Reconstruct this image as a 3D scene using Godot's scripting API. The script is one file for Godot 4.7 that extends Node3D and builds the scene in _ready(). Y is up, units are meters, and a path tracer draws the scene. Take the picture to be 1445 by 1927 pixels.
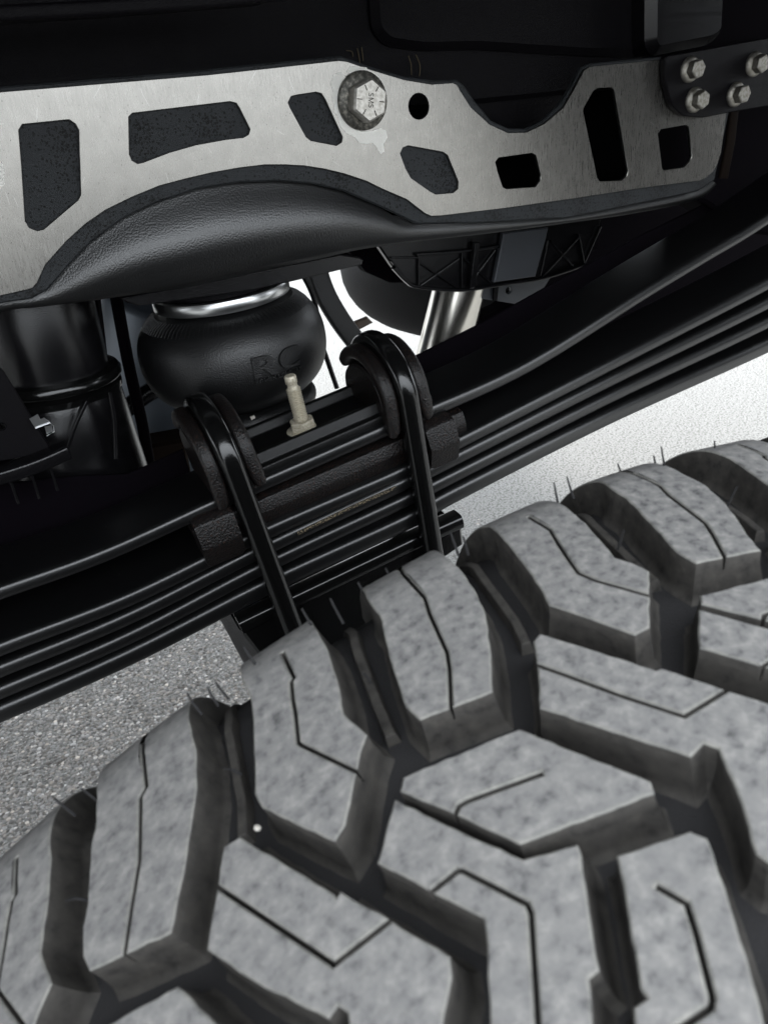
extends Node3D

# ------------------------------------------------------------------ mesh helper
class MB:
	var v := PackedVector3Array()
	var n := PackedVector3Array()
	var c := PackedColorArray()
	var tint := Color(1, 1, 1)
	func tri(a: Vector3, b: Vector3, d: Vector3, na: Vector3, nb: Vector3, nd: Vector3) -> void:
		var g := (b - a).cross(d - a)
		if g.length_squared() < 1e-20:
			return
		v.append(a)
		n.append(na)
		if g.dot(na + nb + nd) > 0.0:
			v.append(d); n.append(nd)
			v.append(b); n.append(nb)
		else:
			v.append(b); n.append(nb)
			v.append(d); n.append(nd)
		for k in 3:
			c.append(tint)
	func quad(a: Vector3, b: Vector3, d: Vector3, e: Vector3, na: Vector3, nb: Vector3, nd: Vector3, ne: Vector3) -> void:
		tri(a, b, d, na, nb, nd)
		tri(a, d, e, na, nd, ne)
	func mesh() -> ArrayMesh:
		var a := []
		a.resize(Mesh.ARRAY_MAX)
		a[Mesh.ARRAY_VERTEX] = v
		a[Mesh.ARRAY_NORMAL] = n
		a[Mesh.ARRAY_COLOR] = c
		var m := ArrayMesh.new()
		m.add_surface_from_arrays(Mesh.PRIMITIVE_TRIANGLES, a)
		return m

var M := {}
var rng := RandomNumberGenerator.new()

func p2(a: Array) -> PackedVector2Array:
	var o := PackedVector2Array()
	for i in range(0, a.size(), 2):
		o.append(Vector2(a[i], a[i + 1]) * 0.001)
	return o

func path_at(a: Array, z: float) -> PackedVector3Array:
	var o := PackedVector3Array()
	for q in p2(a):
		o.append(Vector3(q.x, q.y, z))
	return o

func thing(called: String, label: String, category: String, at := Vector3.ZERO, group := "") -> Node3D:
	var o := Node3D.new()
	o.name = called
	o.position = at
	add_child(o, true)
	tag(o, label, category, group)
	return o

func tag(o: Node3D, label: String, category: String, group := "") -> void:
	o.set_meta("label", label)
	o.set_meta("category", category)
	if group:
		o.set_meta("group", group)

func part(called: String, b: MB, m: Material, parent: Node3D, kind := "") -> MeshInstance3D:
	return put(called, b.mesh(), m, parent, kind)

func put(called: String, mesh: Mesh, m: Material, parent: Node3D, kind := "") -> MeshInstance3D:
	var o := MeshInstance3D.new()
	o.name = called
	o.mesh = mesh
	o.material_override = m
	if parent != self and parent.get_parent() == self and not parent is MeshInstance3D:
		o.position = -parent.position
	if kind:
		o.set_meta("kind", kind)
	parent.add_child(o, true)
	return o

# ------------------------------------------------------------------ shapes
func smooth3(p: PackedVector3Array, each := 6) -> PackedVector3Array:
	var o := PackedVector3Array()
	var k := p.size()
	for i in k - 1:
		var a := p[maxi(i - 1, 0)]
		var d := p[mini(i + 2, k - 1)]
		for j in each:
			o.append(p[i].cubic_interpolate(p[i + 1], a, d, float(j) / each))
	o.append(p[k - 1])
	return o

func smooth2(p: PackedVector2Array, each := 5) -> PackedVector2Array:
	var o := PackedVector2Array()
	var k := p.size()
	for i in k - 1:
		var a := p[maxi(i - 1, 0)]
		var d := p[mini(i + 2, k - 1)]
		for j in each:
			o.append(p[i].cubic_interpolate(p[i + 1], a, d, float(j) / each))
	o.append(p[k - 1])
	return o

func ccw(p: PackedVector2Array) -> PackedVector2Array:
	if Geometry2D.is_polygon_clockwise(p):
		var q := p.duplicate()
		q.reverse()
		return q
	return p

func inset(p: PackedVector2Array, d: float) -> PackedVector2Array:
	var o := PackedVector2Array()
	var k := p.size()
	for i in k:
		var e1 := (p[i] - p[(i + k - 1) % k]).normalized()
		var e2 := (p[(i + 1) % k] - p[i]).normalized()
		var n1 := Vector2(-e1.y, e1.x)
		var n2 := Vector2(-e2.y, e2.x)
		var m := n1 + n2
		var l := m.length()
		m = m / l if l > 0.05 else n1
		o.append(p[i] + m * d / maxf(0.55, m.dot(n1)))
	return o

func rounded(p: PackedVector2Array, r: float, seg := 4) -> PackedVector2Array:
	var o := PackedVector2Array()
	var k := p.size()
	for i in k:
		var a := p[(i + k - 1) % k]
		var b := p[i]
		var d := p[(i + 1) % k]
		var l := minf(r, minf(a.distance_to(b), b.distance_to(d)) * 0.45)
		var s := b + (a - b).normalized() * l
		var e := b + (d - b).normalized() * l
		for j in seg + 1:
			var t := float(j) / seg
			o.append(s.lerp(b, t).lerp(b.lerp(e, t), t))
	return o

# normals of the two ends of every edge of a closed outline; corners sharper than `crease` stay sharp
func edge_normals(p: PackedVector2Array, closed := true, crease := 0.7) -> Array:
	var k := p.size()
	var cnt := k if closed else k - 1
	var en := PackedVector2Array()
	for i in cnt:
		var e := (p[(i + 1) % k] - p[i]).normalized()
		en.append(Vector2(e.y, -e.x))
	var a := PackedVector2Array()
	var b := PackedVector2Array()
	for i in cnt:
		var pr := en[(i + cnt - 1) % cnt] if closed or i > 0 else en[i]
		var nx := en[(i + 1) % cnt] if closed or i < cnt - 1 else en[i]
		a.append((en[i] + pr).normalized() if en[i].dot(pr) > crease else en[i])
		b.append((en[i] + nx).normalized() if en[i].dot(nx) > crease else en[i])
	return [a, b]

# an outline in the x-y plane made solid from z0 (back) to z1 (front), with holes and small chamfers
func sheet(b: MB, outline: PackedVector2Array, holes: Array, z0: float, z1: float, bev: float, xf := Transform3D()) -> void:
	var out := ccw(outline)
	var face := inset(out, bev)
	var pieces := [face]
	var hs := []
	for h in holes:
		hs.append(ccw(h))
	if hs.size():
		var cuts := []
		for h in hs:
			var lo := 1e9
			var hi := -1e9
			for q in h:
				lo = minf(lo, q.x); hi = maxf(hi, q.x)
			cuts.append((lo + hi) / 2.0)
		cuts.sort()
		cuts.push_front(-50.0)
		cuts.append(50.0)
		pieces = []
		for i in cuts.size() - 1:
			var strip := PackedVector2Array([Vector2(cuts[i], -50), Vector2(cuts[i + 1], -50), Vector2(cuts[i + 1], 50), Vector2(cuts[i], 50)])
			var now: Array = Geometry2D.intersect_polygons(face, strip)
			for h in hs:
				var big := inset(h, -bev)
				var nxt := []
				for q in now:
					nxt.append_array(Geometry2D.clip_polygons(q, big))
				now = nxt
			pieces.append_array(now)
	for q in pieces:
		var t := Geometry2D.triangulate_polygon(q)
		for side in [[z1, 1.0], [z0, -1.0]]:
			var nn: Vector3 = xf.basis * Vector3(0, 0, side[1])
			for i in range(0, t.size(), 3):
				b.tri(xf * Vector3(q[t[i]].x, q[t[i]].y, side[0]), xf * Vector3(q[t[i + 1]].x, q[t[i + 1]].y, side[0]), xf * Vector3(q[t[i + 2]].x, q[t[i + 2]].y, side[0]), nn, nn, nn)
	var rims := [[out, face, 1.0]]
	for h in hs:
		rims.append([h, inset(h, -bev), -1.0])
	for r in rims:
		var o: PackedVector2Array = r[0]
		var f: PackedVector2Array = r[1]
		var en := edge_normals(o)
		for i in o.size():
			var j := (i + 1) % o.size()
			var na: Vector3 = xf.basis * (Vector3(en[0][i].x, en[0][i].y, 0) * r[2])
			var nb: Vector3 = xf.basis * (Vector3(en[1][i].x, en[1][i].y, 0) * r[2])
			b.quad(xf * Vector3(o[i].x, o[i].y, z0 + bev), xf * Vector3(o[j].x, o[j].y, z0 + bev), xf * Vector3(o[j].x, o[j].y, z1 - bev), xf * Vector3(o[i].x, o[i].y, z1 - bev), na, nb, nb, na)
			for side in [[z1, z1 - bev, 1.0], [z0, z0 + bev, -1.0]]:
				var up: Vector3 = xf.basis * Vector3(0, 0, side[2])
				b.quad(xf * Vector3(o[i].x, o[i].y, side[1]), xf * Vector3(o[j].x, o[j].y, side[1]), xf * Vector3(f[j].x, f[j].y, side[0]), xf * Vector3(f[i].x, f[i].y, side[0]), (na + up).normalized(), (nb + up).normalized(), (nb + up).normalized(), (na + up).normalized())

# a closed profile (x across = `side`, y = up) drawn along a path
func sweep(b: MB, path: PackedVector3Array, prof: PackedVector2Array, side: Vector3, scales := PackedFloat32Array()) -> void:
	prof = ccw(prof)
	var en := edge_normals(prof)
	var fx := []
	var fy := []
	var k := path.size()
	for i in k:
		var t := (path[mini(i + 1, k - 1)] - path[maxi(i - 1, 0)]).normalized()
		var u := t.cross(side)
		if u.length() < 0.2 and i > 0:
			u = fy[i - 1]
		u = u.normalized()
		fy.append(u)
		fx.append(u.cross(t).normalized())
	for i in k - 1:
		var s0 := scales[i] if scales.size() else 1.0
		var s1 := scales[i + 1] if scales.size() else 1.0
		for j in prof.size():
			var q := prof[j]
			var r := prof[(j + 1) % prof.size()]
			var na: Vector2 = en[0][j]
			var nb: Vector2 = en[1][j]
			b.quad(path[i] + (fx[i] * q.x + fy[i] * q.y) * s0, path[i] + (fx[i] * r.x + fy[i] * r.y) * s0, path[i + 1] + (fx[i + 1] * r.x + fy[i + 1] * r.y) * s1, path[i + 1] + (fx[i + 1] * q.x + fy[i + 1] * q.y) * s1,
				fx[i] * na.x + fy[i] * na.y, fx[i] * nb.x + fy[i] * nb.y, fx[i + 1] * nb.x + fy[i + 1] * nb.y, fx[i + 1] * na.x + fy[i + 1] * na.y)
	var t := Geometry2D.triangulate_polygon(prof)
	for e in [0, k - 1]:
		var nn := (path[0] - path[1]).normalized() if e == 0 else (path[k - 1] - path[k - 2]).normalized()
		var s := (scales[e] if scales.size() else 1.0)
		for i in range(0, t.size(), 3):
			var w := []
			for m in 3:
				w.append(path[e] + (fx[e] * prof[t[i + m]].x + fy[e] * prof[t[i + m]].y) * s)
			b.tri(w[0], w[1], w[2], nn, nn, nn)

func disc(r: float, seg := 20, ry := -1.0) -> PackedVector2Array:
	var o := PackedVector2Array()
	for i in seg:
		o.append(Vector2(cos(TAU * i / seg) * r, sin(TAU * i / seg) * (r if ry < 0.0 else ry)))
	return o

func rrect(w: float, h: float, r: float, seg := 4) -> PackedVector2Array:
	return rounded(PackedVector2Array([Vector2(-w / 2, -h / 2), Vector2(w / 2, -h / 2), Vector2(w / 2, h / 2), Vector2(-w / 2, h / 2)]), r, seg)

# a profile of (radius, height) turned about the y axis of xf
func lathe(b: MB, prof: PackedVector2Array, xf: Transform3D, seg := 64) -> void:
	var en := edge_normals(prof, false)
	for i in prof.size() - 1:
		for s in seg:
			var a0 := TAU * s / seg
			var a1 := TAU * (s + 1) / seg
			var d0 := Vector3(cos(a0), 0, sin(a0))
			var d1 := Vector3(cos(a1), 0, sin(a1))
			var up := Vector3.UP
			var p := prof[i]
			var q := prof[i + 1]
			var na: Vector2 = en[0][i]
			var nb: Vector2 = en[1][i]
			b.quad(xf * (d0 * p.x + up * p.y), xf * (d1 * p.x + up * p.y), xf * (d1 * q.x + up * q.y), xf * (d0 * q.x + up * q.y),
				xf.basis * (d0 * na.x + up * na.y), xf.basis * (d1 * na.x + up * na.y), xf.basis * (d1 * nb.x + up * nb.y), xf.basis * (d0 * nb.x + up * nb.y))

func look(at: Vector3, up: Vector3) -> Transform3D:      # y axis along up
	var y := up.normalized()
	var x := y.cross(Vector3.BACK if absf(y.z) < 0.9 else Vector3.RIGHT).normalized()
	return Transform3D(Basis(x, y, x.cross(y)), at)

func front(at: Vector3) -> Transform3D:                  # y axis of a lathe towards +z
	return look(at, Vector3.BACK)

func hexa(r: float, turn := 0.0) -> PackedVector2Array:
	var o := PackedVector2Array()
	for i in 6:
		o.append(Vector2.from_angle(turn + TAU * i / 6.0) * r)
	return o

func box(b: MB, lo: Vector3, hi: Vector3, bev: float) -> void:
	sheet(b, PackedVector2Array([Vector2(lo.x, lo.y), Vector2(hi.x, lo.y), Vector2(hi.x, hi.y), Vector2(lo.x, hi.y)]), [], lo.z, hi.z, bev)

# ------------------------------------------------------------------ materials
func ramp(a: Array) -> Gradient:
	var g := Gradient.new()
	g.offsets = PackedFloat32Array()
	var os := PackedFloat32Array()
	var cs := PackedColorArray()
	for i in range(0, a.size(), 2):
		os.append(a[i])
		cs.append(a[i + 1])
	g.offsets = os
	g.colors = cs
	return g

func lin(r: float, g := -1.0, b := -1.0) -> Color:
	return Color(r, r if g < 0.0 else g, r if b < 0.0 else b).linear_to_srgb()

func noise(freq: float, seed_: int, kind := FastNoiseLite.TYPE_SIMPLEX_SMOOTH, octaves := 4, size := 512, colors: Gradient = null, warp := 0.0) -> NoiseTexture2D:
	var f := FastNoiseLite.new()
	f.seed = seed_
	f.noise_type = kind
	f.frequency = freq
	f.fractal_octaves = octaves
	f.fractal_gain = 0.64 if octaves > 5 else 0.5
	if kind == FastNoiseLite.TYPE_CELLULAR:
		f.cellular_return_type = FastNoiseLite.RETURN_DISTANCE
		f.fractal_type = FastNoiseLite.FRACTAL_NONE if octaves < 2 else FastNoiseLite.FRACTAL_FBM
	if warp > 0.0:
		f.domain_warp_enabled = true
		f.domain_warp_amplitude = warp
	var t := NoiseTexture2D.new()
	t.width = size
	t.height = size
	t.seamless = true
	t.noise = f
	if colors:
		t.color_ramp = colors
	return t

func mat(called: String, color: Color, rough: float, metal := 0.0, size := 0.1) -> StandardMaterial3D:
	var m := StandardMaterial3D.new()
	m.resource_name = called
	m.albedo_color = color
	m.roughness = rough
	m.metallic = metal
	m.uv1_triplanar = true
	m.uv1_scale = Vector3.ONE / size
	M[called] = m
	return m

func relief(m: StandardMaterial3D, t: Texture2D, cm: float) -> void:
	m.heightmap_enabled = true
	m.heightmap_texture = t
	m.heightmap_scale = cm

func specks() -> ImageTexture:                   # black paint with grains of dust and small chips
	var im := Image.create(1024, 1024, false, Image.FORMAT_RGB8)
	im.fill(lin(0.004, 0.0038, 0.0042))
	var r2 := RandomNumberGenerator.new()
	r2.seed = 17
	for i in 330:
		var g := 0.03 + 0.3 * pow(r2.randf(), 3.0)
		var s := 1 if r2.randf() < 0.7 else r2.randi_range(2, 4)
		im.fill_rect(Rect2i(r2.randi_range(0, 1020), r2.randi_range(0, 1020), s, r2.randi_range(1, s)), lin(g, g * 0.95, g * 0.88))
	return ImageTexture.create_from_image(im)

func worn_plate() -> ImageTexture:               # bare metal with cloudy smudges, specks and a few scratches
	var f := FastNoiseLite.new()
	f.seed = 8
	f.frequency = 0.012
	f.fractal_octaves = 5
	var cloud := f.get_seamless_image(512, 512)
	var im := Image.create(512, 512, false, Image.FORMAT_RGB8)
	for x in 512:
		for y in 512:
			var k := 0.3 + 0.04 * cloud.get_pixel(x, y).r
			im.set_pixel(x, y, lin(k, k * 0.965, k * 0.9))
	var r2 := RandomNumberGenerator.new()
	r2.seed = 23
	for i in 260:
		var g := r2.randf_range(0.08, 0.22)
		im.fill_rect(Rect2i(r2.randi_range(0, 508), r2.randi_range(0, 508), r2.randi_range(1, 2), r2.randi_range(1, 3)), lin(g, g * 0.96, g * 0.9))
	for i in 14:
		var p := Vector2(r2.randf(), r2.randf()) * 512.0
		var d := Vector2.from_angle(r2.randf() * TAU)
		for j in r2.randi_range(12, 60):
			p += d
			d = d.rotated(r2.randf_range(-0.04, 0.04))
			im.set_pixel(posmod(int(p.x), 512), posmod(int(p.y), 512), lin(0.5, 0.49, 0.47))
	return ImageTexture.create_from_image(im)

func droplets() -> ImageTexture:                 # satin paint with dried dark drops and specks
	var im := Image.create(512, 512, false, Image.FORMAT_RGB8)
	im.fill(lin(0.026, 0.0275, 0.0305))
	var r2 := RandomNumberGenerator.new()
	r2.seed = 91
	for i in 900:
		var c := Vector2(r2.randf(), r2.randf()) * 512.0
		if r2.randf() < 0.6:
			c = Vector2(fposmod(180.0 + r2.randfn() * 90.0, 512.0), fposmod(200.0 + r2.randfn() * 120.0, 512.0))
		var r := 2.0 + 9.0 * pow(r2.randf(), 3.0)
		var col := lin(r2.randf_range(0.003, 0.012))
		for x in range(int(c.x - r), int(c.x + r) + 1):
			for y in range(int(c.y - r), int(c.y + r) + 1):
				if Vector2(x, y).distance_to(c) < r * (0.8 + 0.2 * sin(x * 1.3 + y)):
					im.set_pixel(posmod(x, 512), posmod(y, 512), col)
	return ImageTexture.create_from_image(im)

func make_materials() -> void:
	var grain := noise(0.035, 3, FastNoiseLite.TYPE_SIMPLEX_SMOOTH, 3, 512)
	var leather := noise(0.05, 5, FastNoiseLite.TYPE_CELLULAR, 1, 512)
	var fine := noise(0.11, 9, FastNoiseLite.TYPE_SIMPLEX_SMOOTH, 3, 512)
	var dusty := noise(0.02, 21, FastNoiseLite.TYPE_SIMPLEX_SMOOTH, 5, 512, ramp([0.0, Color(0.35, 0.35, 0.35), 0.5, Color(0.5, 0.5, 0.5), 0.62, Color(0.62, 0.62, 0.62), 0.8, Color(1, 1, 1)]))
	var m := mat("glossy_black_paint", lin(0.004), 0.17, 0.0, 0.06)
	relief(m, grain, 0.006)
	m = mat("satin_black_paint", lin(0.0045, 0.004, 0.005), 0.42, 0.0, 0.05)
	relief(m, fine, 0.03)
	m = mat("spring_black", Color(1, 1, 1), 0.33, 0.0, 0.3)
	m.albedo_texture = specks()
	relief(m, noise(0.3, 9, FastNoiseLite.TYPE_SIMPLEX_SMOOTH, 2, 1024), 0.012)
	m = mat("cast_iron_black", Color(1, 1, 1), 0.4, 0.0, 0.045)
	m.albedo_texture = noise(0.03, 33, FastNoiseLite.TYPE_SIMPLEX_SMOOTH, 5, 512, ramp([0.0, lin(0.004, 0.0035, 0.0035), 0.66, lin(0.005, 0.004, 0.004), 0.76, lin(0.03, 0.013, 0.008), 1.0, lin(0.06, 0.035, 0.025)]))
	relief(m, noise(0.045, 31, FastNoiseLite.TYPE_CELLULAR, 3, 512), 0.06)
	m = mat("frame_web_black", Color(1, 1, 1), 0.45, 0.0, 0.05)
	m.albedo_texture = droplets()
	relief(m, fine, 0.03)
	m = mat("frame_textured_black", lin(0.006, 0.006, 0.0063), 0.38, 0.0, 0.035)
	relief(m, leather, -0.02)
	m = mat("bag_rubber", lin(0.005, 0.005, 0.0053), 0.42, 0.0, 0.035)
	relief(m, leather, -0.03)
	m = mat("plastic_black", lin(0.005, 0.0047, 0.0054), 0.22, 0.0, 0.08)
	relief(m, fine, 0.012)
	m = mat("dark_liner", lin(0.004, 0.003, 0.0045), 0.75, 0.0, 0.2)
	m = mat("dark_gap", lin(0.003), 0.9)
	# tread rubber: grey, blotchy with road dust, darker specks
	m = mat("tread_rubber", Color(0.97, 0.96, 0.945), 0.8, 0.0, 0.15)
	m.albedo_texture = noise(0.016, 44, FastNoiseLite.TYPE_SIMPLEX_SMOOTH, 6, 1536, ramp([0.0, lin(0.035, 0.035, 0.037), 0.25, lin(0.095, 0.095, 0.098), 0.38, lin(0.138, 0.138, 0.141), 0.6, lin(0.168, 0.167, 0.167), 0.78, lin(0.21, 0.208, 0.205), 1.0, lin(0.27, 0.266, 0.26)]), 18.0)
	relief(m, noise(0.09, 46, FastNoiseLite.TYPE_SIMPLEX_SMOOTH, 4, 1024), 0.008)
	m = mat("carcass_rubber", lin(0.02, 0.0195, 0.02), 0.7, 0.0, 0.05)  # black rubber; its near-black tone also paints in the groove-floor shade
	relief(m, fine, 0.02)
	# bare metals
	var im := Image.create(512, 512, false, Image.FORMAT_RGB8)
	var r2 := RandomNumberGenerator.new()
	r2.seed = 77
	im.fill(Color(0.5, 0.5, 0.5))
	for i in 16000:
		var g := r2.randf_range(0.4, 0.6)
		im.fill_rect(Rect2i(r2.randi_range(0, 511), r2.randi_range(-40, 511), 1, r2.randi_range(6, 60)), Color(g, g, g))
	var brush := ImageTexture.create_from_image(im)
	m = mat("brushed_aluminium", Color(1, 1, 1), 0.6, 1.0, 0.11)
	m.roughness_texture = brush
	m.albedo_texture = worn_plate()
	relief(m, brush, 0.006)
	m = mat("dried_residue", lin(0.92, 0.9, 0.84), 0.8, 0.0, 0.02)
	relief(m, fine, 0.03)
	m = mat("zinc_bolt", Color(1, 1, 1), 0.42, 0.9, 0.03)
	m.albedo_texture = noise(0.03, 61, FastNoiseLite.TYPE_SIMPLEX_SMOOTH, 4, 256, ramp([0.0, lin(0.18, 0.165, 0.135), 0.45, lin(0.3, 0.285, 0.25), 1.0, lin(0.45, 0.43, 0.4)]))
	relief(m, fine, 0.02)
	m = mat("bright_bolt", Color(1, 1, 1), 0.45, 0.85, 0.03)
	m.albedo_texture = noise(0.03, 62, FastNoiseLite.TYPE_SIMPLEX_SMOOTH, 4, 256, ramp([0.0, lin(0.36, 0.34, 0.3), 0.5, lin(0.52, 0.5, 0.46), 1.0, lin(0.66, 0.64, 0.6)]))
	m = mat("worn_washer", Color(1, 1, 1), 0.45, 0.8, 0.03)
	m.albedo_texture = noise(0.03, 66, FastNoiseLite.TYPE_SIMPLEX_SMOOTH, 4, 256, ramp([0.0, lin(0.02, 0.02, 0.018), 0.5, lin(0.08, 0.077, 0.068), 1.0, lin(0.3, 0.28, 0.24)]))
	m = mat("yellow_zinc", Color(1, 1, 1), 0.5, 0.3, 0.02)
	m.albedo_texture = noise(0.03, 63, FastNoiseLite.TYPE_SIMPLEX_SMOOTH, 4, 256, ramp([0.0, lin(0.3, 0.24, 0.15), 0.45, lin(0.52, 0.47, 0.36), 1.0, lin(0.72, 0.69, 0.6)]))
	m = mat("polished_ring", lin(0.62, 0.63, 0.63), 0.28, 1.0, 0.05)
	relief(m, brush, 0.004)
	m = mat("shock_steel", lin(0.55, 0.53, 0.48), 0.4, 1.0, 0.05)
	m.roughness_texture = brush
	relief(m, brush, 0.006)
	m = mat("grey_panel", lin(0.085, 0.1, 0.12), 0.4, 0.3, 0.2)
	m = mat("bracket_grey", lin(0.06, 0.064, 0.072), 0.4, 0.2)
	m = mat("tan_tab", lin(0.12, 0.09, 0.07), 0.6)
	m = mat("saddle_black", lin(0.004), 0.34, 0.0, 0.05)
	m.metallic_specular = 0.38
	relief(m, fine, 0.02)
	m = mat("tan_metal", lin(0.014, 0.01, 0.008), 0.6, 0.0)
	m.metallic_specular = 0.1
	m = mat("worn_steel_edge", Color(1, 1, 1), 0.4, 0.6, 0.03)
	m.albedo_texture = noise(0.04, 71, FastNoiseLite.TYPE_SIMPLEX_SMOOTH, 4, 256, ramp([0.0, lin(0.02), 0.48, lin(0.03), 0.55, lin(0.3, 0.24, 0.16), 1.0, lin(0.4, 0.33, 0.23)]))
	m = mat("sealer_green", lin(0.22, 0.25, 0.18), 0.7)
	m = mat("marker_yellow", lin(0.06, 0.045, 0.02), 0.7)
	m = mat("white_speck", lin(0.5, 0.47, 0.42), 0.6)
	for k in ["cast_iron_black", "satin_black_paint", "frame_web_black", "dark_liner", "dark_gap", "plastic_black", "bag_rubber", "frame_textured_black", "spring_black", "carcass_rubber"]:
		M[k].metallic_specular = {"dark_liner": 0.1, "dark_gap": 0.05, "satin_black_paint": 0.2, "bag_rubber": 0.55, "plastic_black": 0.45, "carcass_rubber": 0.2, "cast_iron_black": 0.42, "frame_web_black": 0.3, "frame_textured_black": 0.7, "spring_black": 0.65}.get(k, 0.4)
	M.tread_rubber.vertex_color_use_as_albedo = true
	M.tread_rubber.metallic_specular = 0.3
	# ground
	m = mat("exposed_concrete", Color(1, 1, 1), 0.9, 0.0, 0.35)
	m.uv1_world_triplanar = true
	m.albedo_texture = noise(0.05, 81, FastNoiseLite.TYPE_CELLULAR, 2, 1024, ramp([0.0, lin(0.27, 0.268, 0.26), 0.3, lin(0.2, 0.198, 0.19), 0.6, lin(0.11, 0.107, 0.1), 1.0, lin(0.06, 0.056, 0.05)]), 12.0)
	relief(m, noise(0.05, 81, FastNoiseLite.TYPE_CELLULAR, 2, 1024, null, 12.0), -0.25)
	m = mat("pebble_stone", Color(1, 1, 1), 0.85, 0.0, 0.02)
	m.vertex_color_use_as_albedo = true
	m = mat("truck_paint", lin(0.02, 0.021, 0.024), 0.25)

# ------------------------------------------------------------------ the tyre
const TC := Vector3(0.1807, -0.584, 0.0)     # a point on the axle line
const TR := 460.0                            # mm at the crown
const MID := -36.0                           # mm, middle of the tread
const VOID_SHADE := Color(0.25, 0.236, 0.22)         # unworn darker rubber, with groove shade painted in; contact faces are worn and dusty
const PERIOD := 93.24                        # mm of tread to one repeat of the pattern

func tyre_radius(z: float) -> float:         # mm
	var s := maxf(0.0, absf(z - MID) - 138.6)
	return TR - 0.0183 * s * s

func tread_normal(s: float, z: float) -> Vector3:
	var k := 2.0 * 0.0183 * maxf(0.0, absf(z - MID) - 138.6) * signf(z - MID)
	return Vector3(sin(s / TR), cos(s / TR), k).normalized()

func tread(s: float, z: float, h: float) -> Vector3:
	var r := tyre_radius(z) * 0.001
	return TC + Vector3(sin(s / TR) * r, cos(s / TR) * r, z * 0.001) + tread_normal(s, z) * h * 0.001

func resample(p: PackedVector2Array, step: float, wobble: float) -> PackedVector2Array:
	var o := PackedVector2Array()
	var k := p.size()
	for i in k:
		var a := p[i]
		var b := p[(i + 1) % k]
		var l := a.distance_to(b)
		var cnt := maxi(1, int(l / step))
		var nn := Vector2(-(b - a).y, (b - a).x).normalized()
		for j in cnt:
			var q := a.lerp(b, float(j) / cnt)
			o.append(q + nn * rng.randf_range(-wobble, wobble) if j > 0 else q)
	return o

func top_faces(b: MB, poly: PackedVector2Array, h: float, cell: float) -> void:
	var lo := poly[0]
	var hi := poly[0]
	for q in poly:
		lo = lo.min(q); hi = hi.max(q)
	var y := lo.y
	while y < hi.y:
		var x := lo.x
		while x < hi.x:
			for q in Geometry2D.intersect_polygons(poly, PackedVector2Array([Vector2(x, y), Vector2(x + cell, y), Vector2(x + cell, y + cell), Vector2(x, y + cell)])):
				var t := Geometry2D.triangulate_polygon(q)
				for i in range(0, t.size(), 3):
					var w := []
					for m in 3:
						w.append(q[t[i + m]])
					b.tri(tread(w[0].x, w[0].y, h), tread(w[1].x, w[1].y, h), tread(w[2].x, w[2].y, h), tread_normal(w[0].x, w[0].y), tread_normal(w[1].x, w[1].y), tread_normal(w[2].x, w[2].y))
			x += cell
		y += cell

func ribbon(b: MB, p: PackedVector2Array, hp: float, q: PackedVector2Array, hq: float, up_p: float, up_q: float) -> void:
	var en := edge_normals(p, true, 0.85)
	for i in p.size():
		var j := (i + 1) % p.size()
		var out_i: Vector3 = tread(p[i].x + en[0][i].x, p[i].y + en[0][i].y, 0) - tread(p[i].x, p[i].y, 0)
		var out_j: Vector3 = tread(p[j].x + en[1][i].x, p[j].y + en[1][i].y, 0) - tread(p[j].x, p[j].y, 0)
		out_i = out_i.normalized()
		out_j = out_j.normalized()
		var ui := tread_normal(p[i].x, p[i].y)
		var uj := tread_normal(p[j].x, p[j].y)
		b.quad(tread(p[i].x, p[i].y, hp), tread(p[j].x, p[j].y, hp), tread(q[j].x, q[j].y, hq), tread(q[i].x, q[i].y, hq),
			out_i.lerp(ui, up_p).normalized(), out_j.lerp(uj, up_p).normalized(), out_j.lerp(uj, up_q).normalized(), out_i.lerp(ui, up_q).normalized())

func lug(b: MB, poly: PackedVector2Array, sipes: Array, coarse := false) -> void:
	var base := ccw(poly)
	var p := resample(base, 40.0 if coarse else 2.6, 0.0 if coarse else 0.2)
	var cell := 18.0 if coarse else 7.0
	var pieces := [p]
	if not coarse:
		for s in sipes:
			var strips := Geometry2D.offset_polyline(s, 0.5, Geometry2D.JOIN_MITER, Geometry2D.END_BUTT)
			var nxt := []
			for q in pieces:
				for c in Geometry2D.clip_polygons(q, strips[0]):
					if not Geometry2D.is_polygon_clockwise(c):
						nxt.append(c)
			pieces = nxt
	for q0 in pieces:
		var q: PackedVector2Array = ccw(q0)
		var clean := PackedVector2Array()
		for k in q.size():
			if q[k].distance_to(q[(k + 1) % q.size()]) > 0.12:
				clean.append(q[k])
		if clean.size() < 3:
			continue
		var inner := inset(clean, 0.6)
		top_faces(b, inner, 0.0, cell)
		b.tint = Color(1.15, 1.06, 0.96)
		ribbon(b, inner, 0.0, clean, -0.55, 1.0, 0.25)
		b.tint = VOID_SHADE
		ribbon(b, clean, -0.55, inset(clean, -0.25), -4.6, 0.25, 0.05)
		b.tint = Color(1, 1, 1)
	b.tint = VOID_SHADE
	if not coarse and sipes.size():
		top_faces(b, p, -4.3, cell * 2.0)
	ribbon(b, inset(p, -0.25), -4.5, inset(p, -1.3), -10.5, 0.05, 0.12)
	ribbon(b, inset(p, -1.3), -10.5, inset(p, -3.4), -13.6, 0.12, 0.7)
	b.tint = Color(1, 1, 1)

func pts(a: Array, ds := 0.0) -> PackedVector2Array:
	var o := PackedVector2Array()
	for i in range(0, a.size(), 2):
		o.append(Vector2(a[i] + ds, a[i + 1]))
	return o

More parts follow.
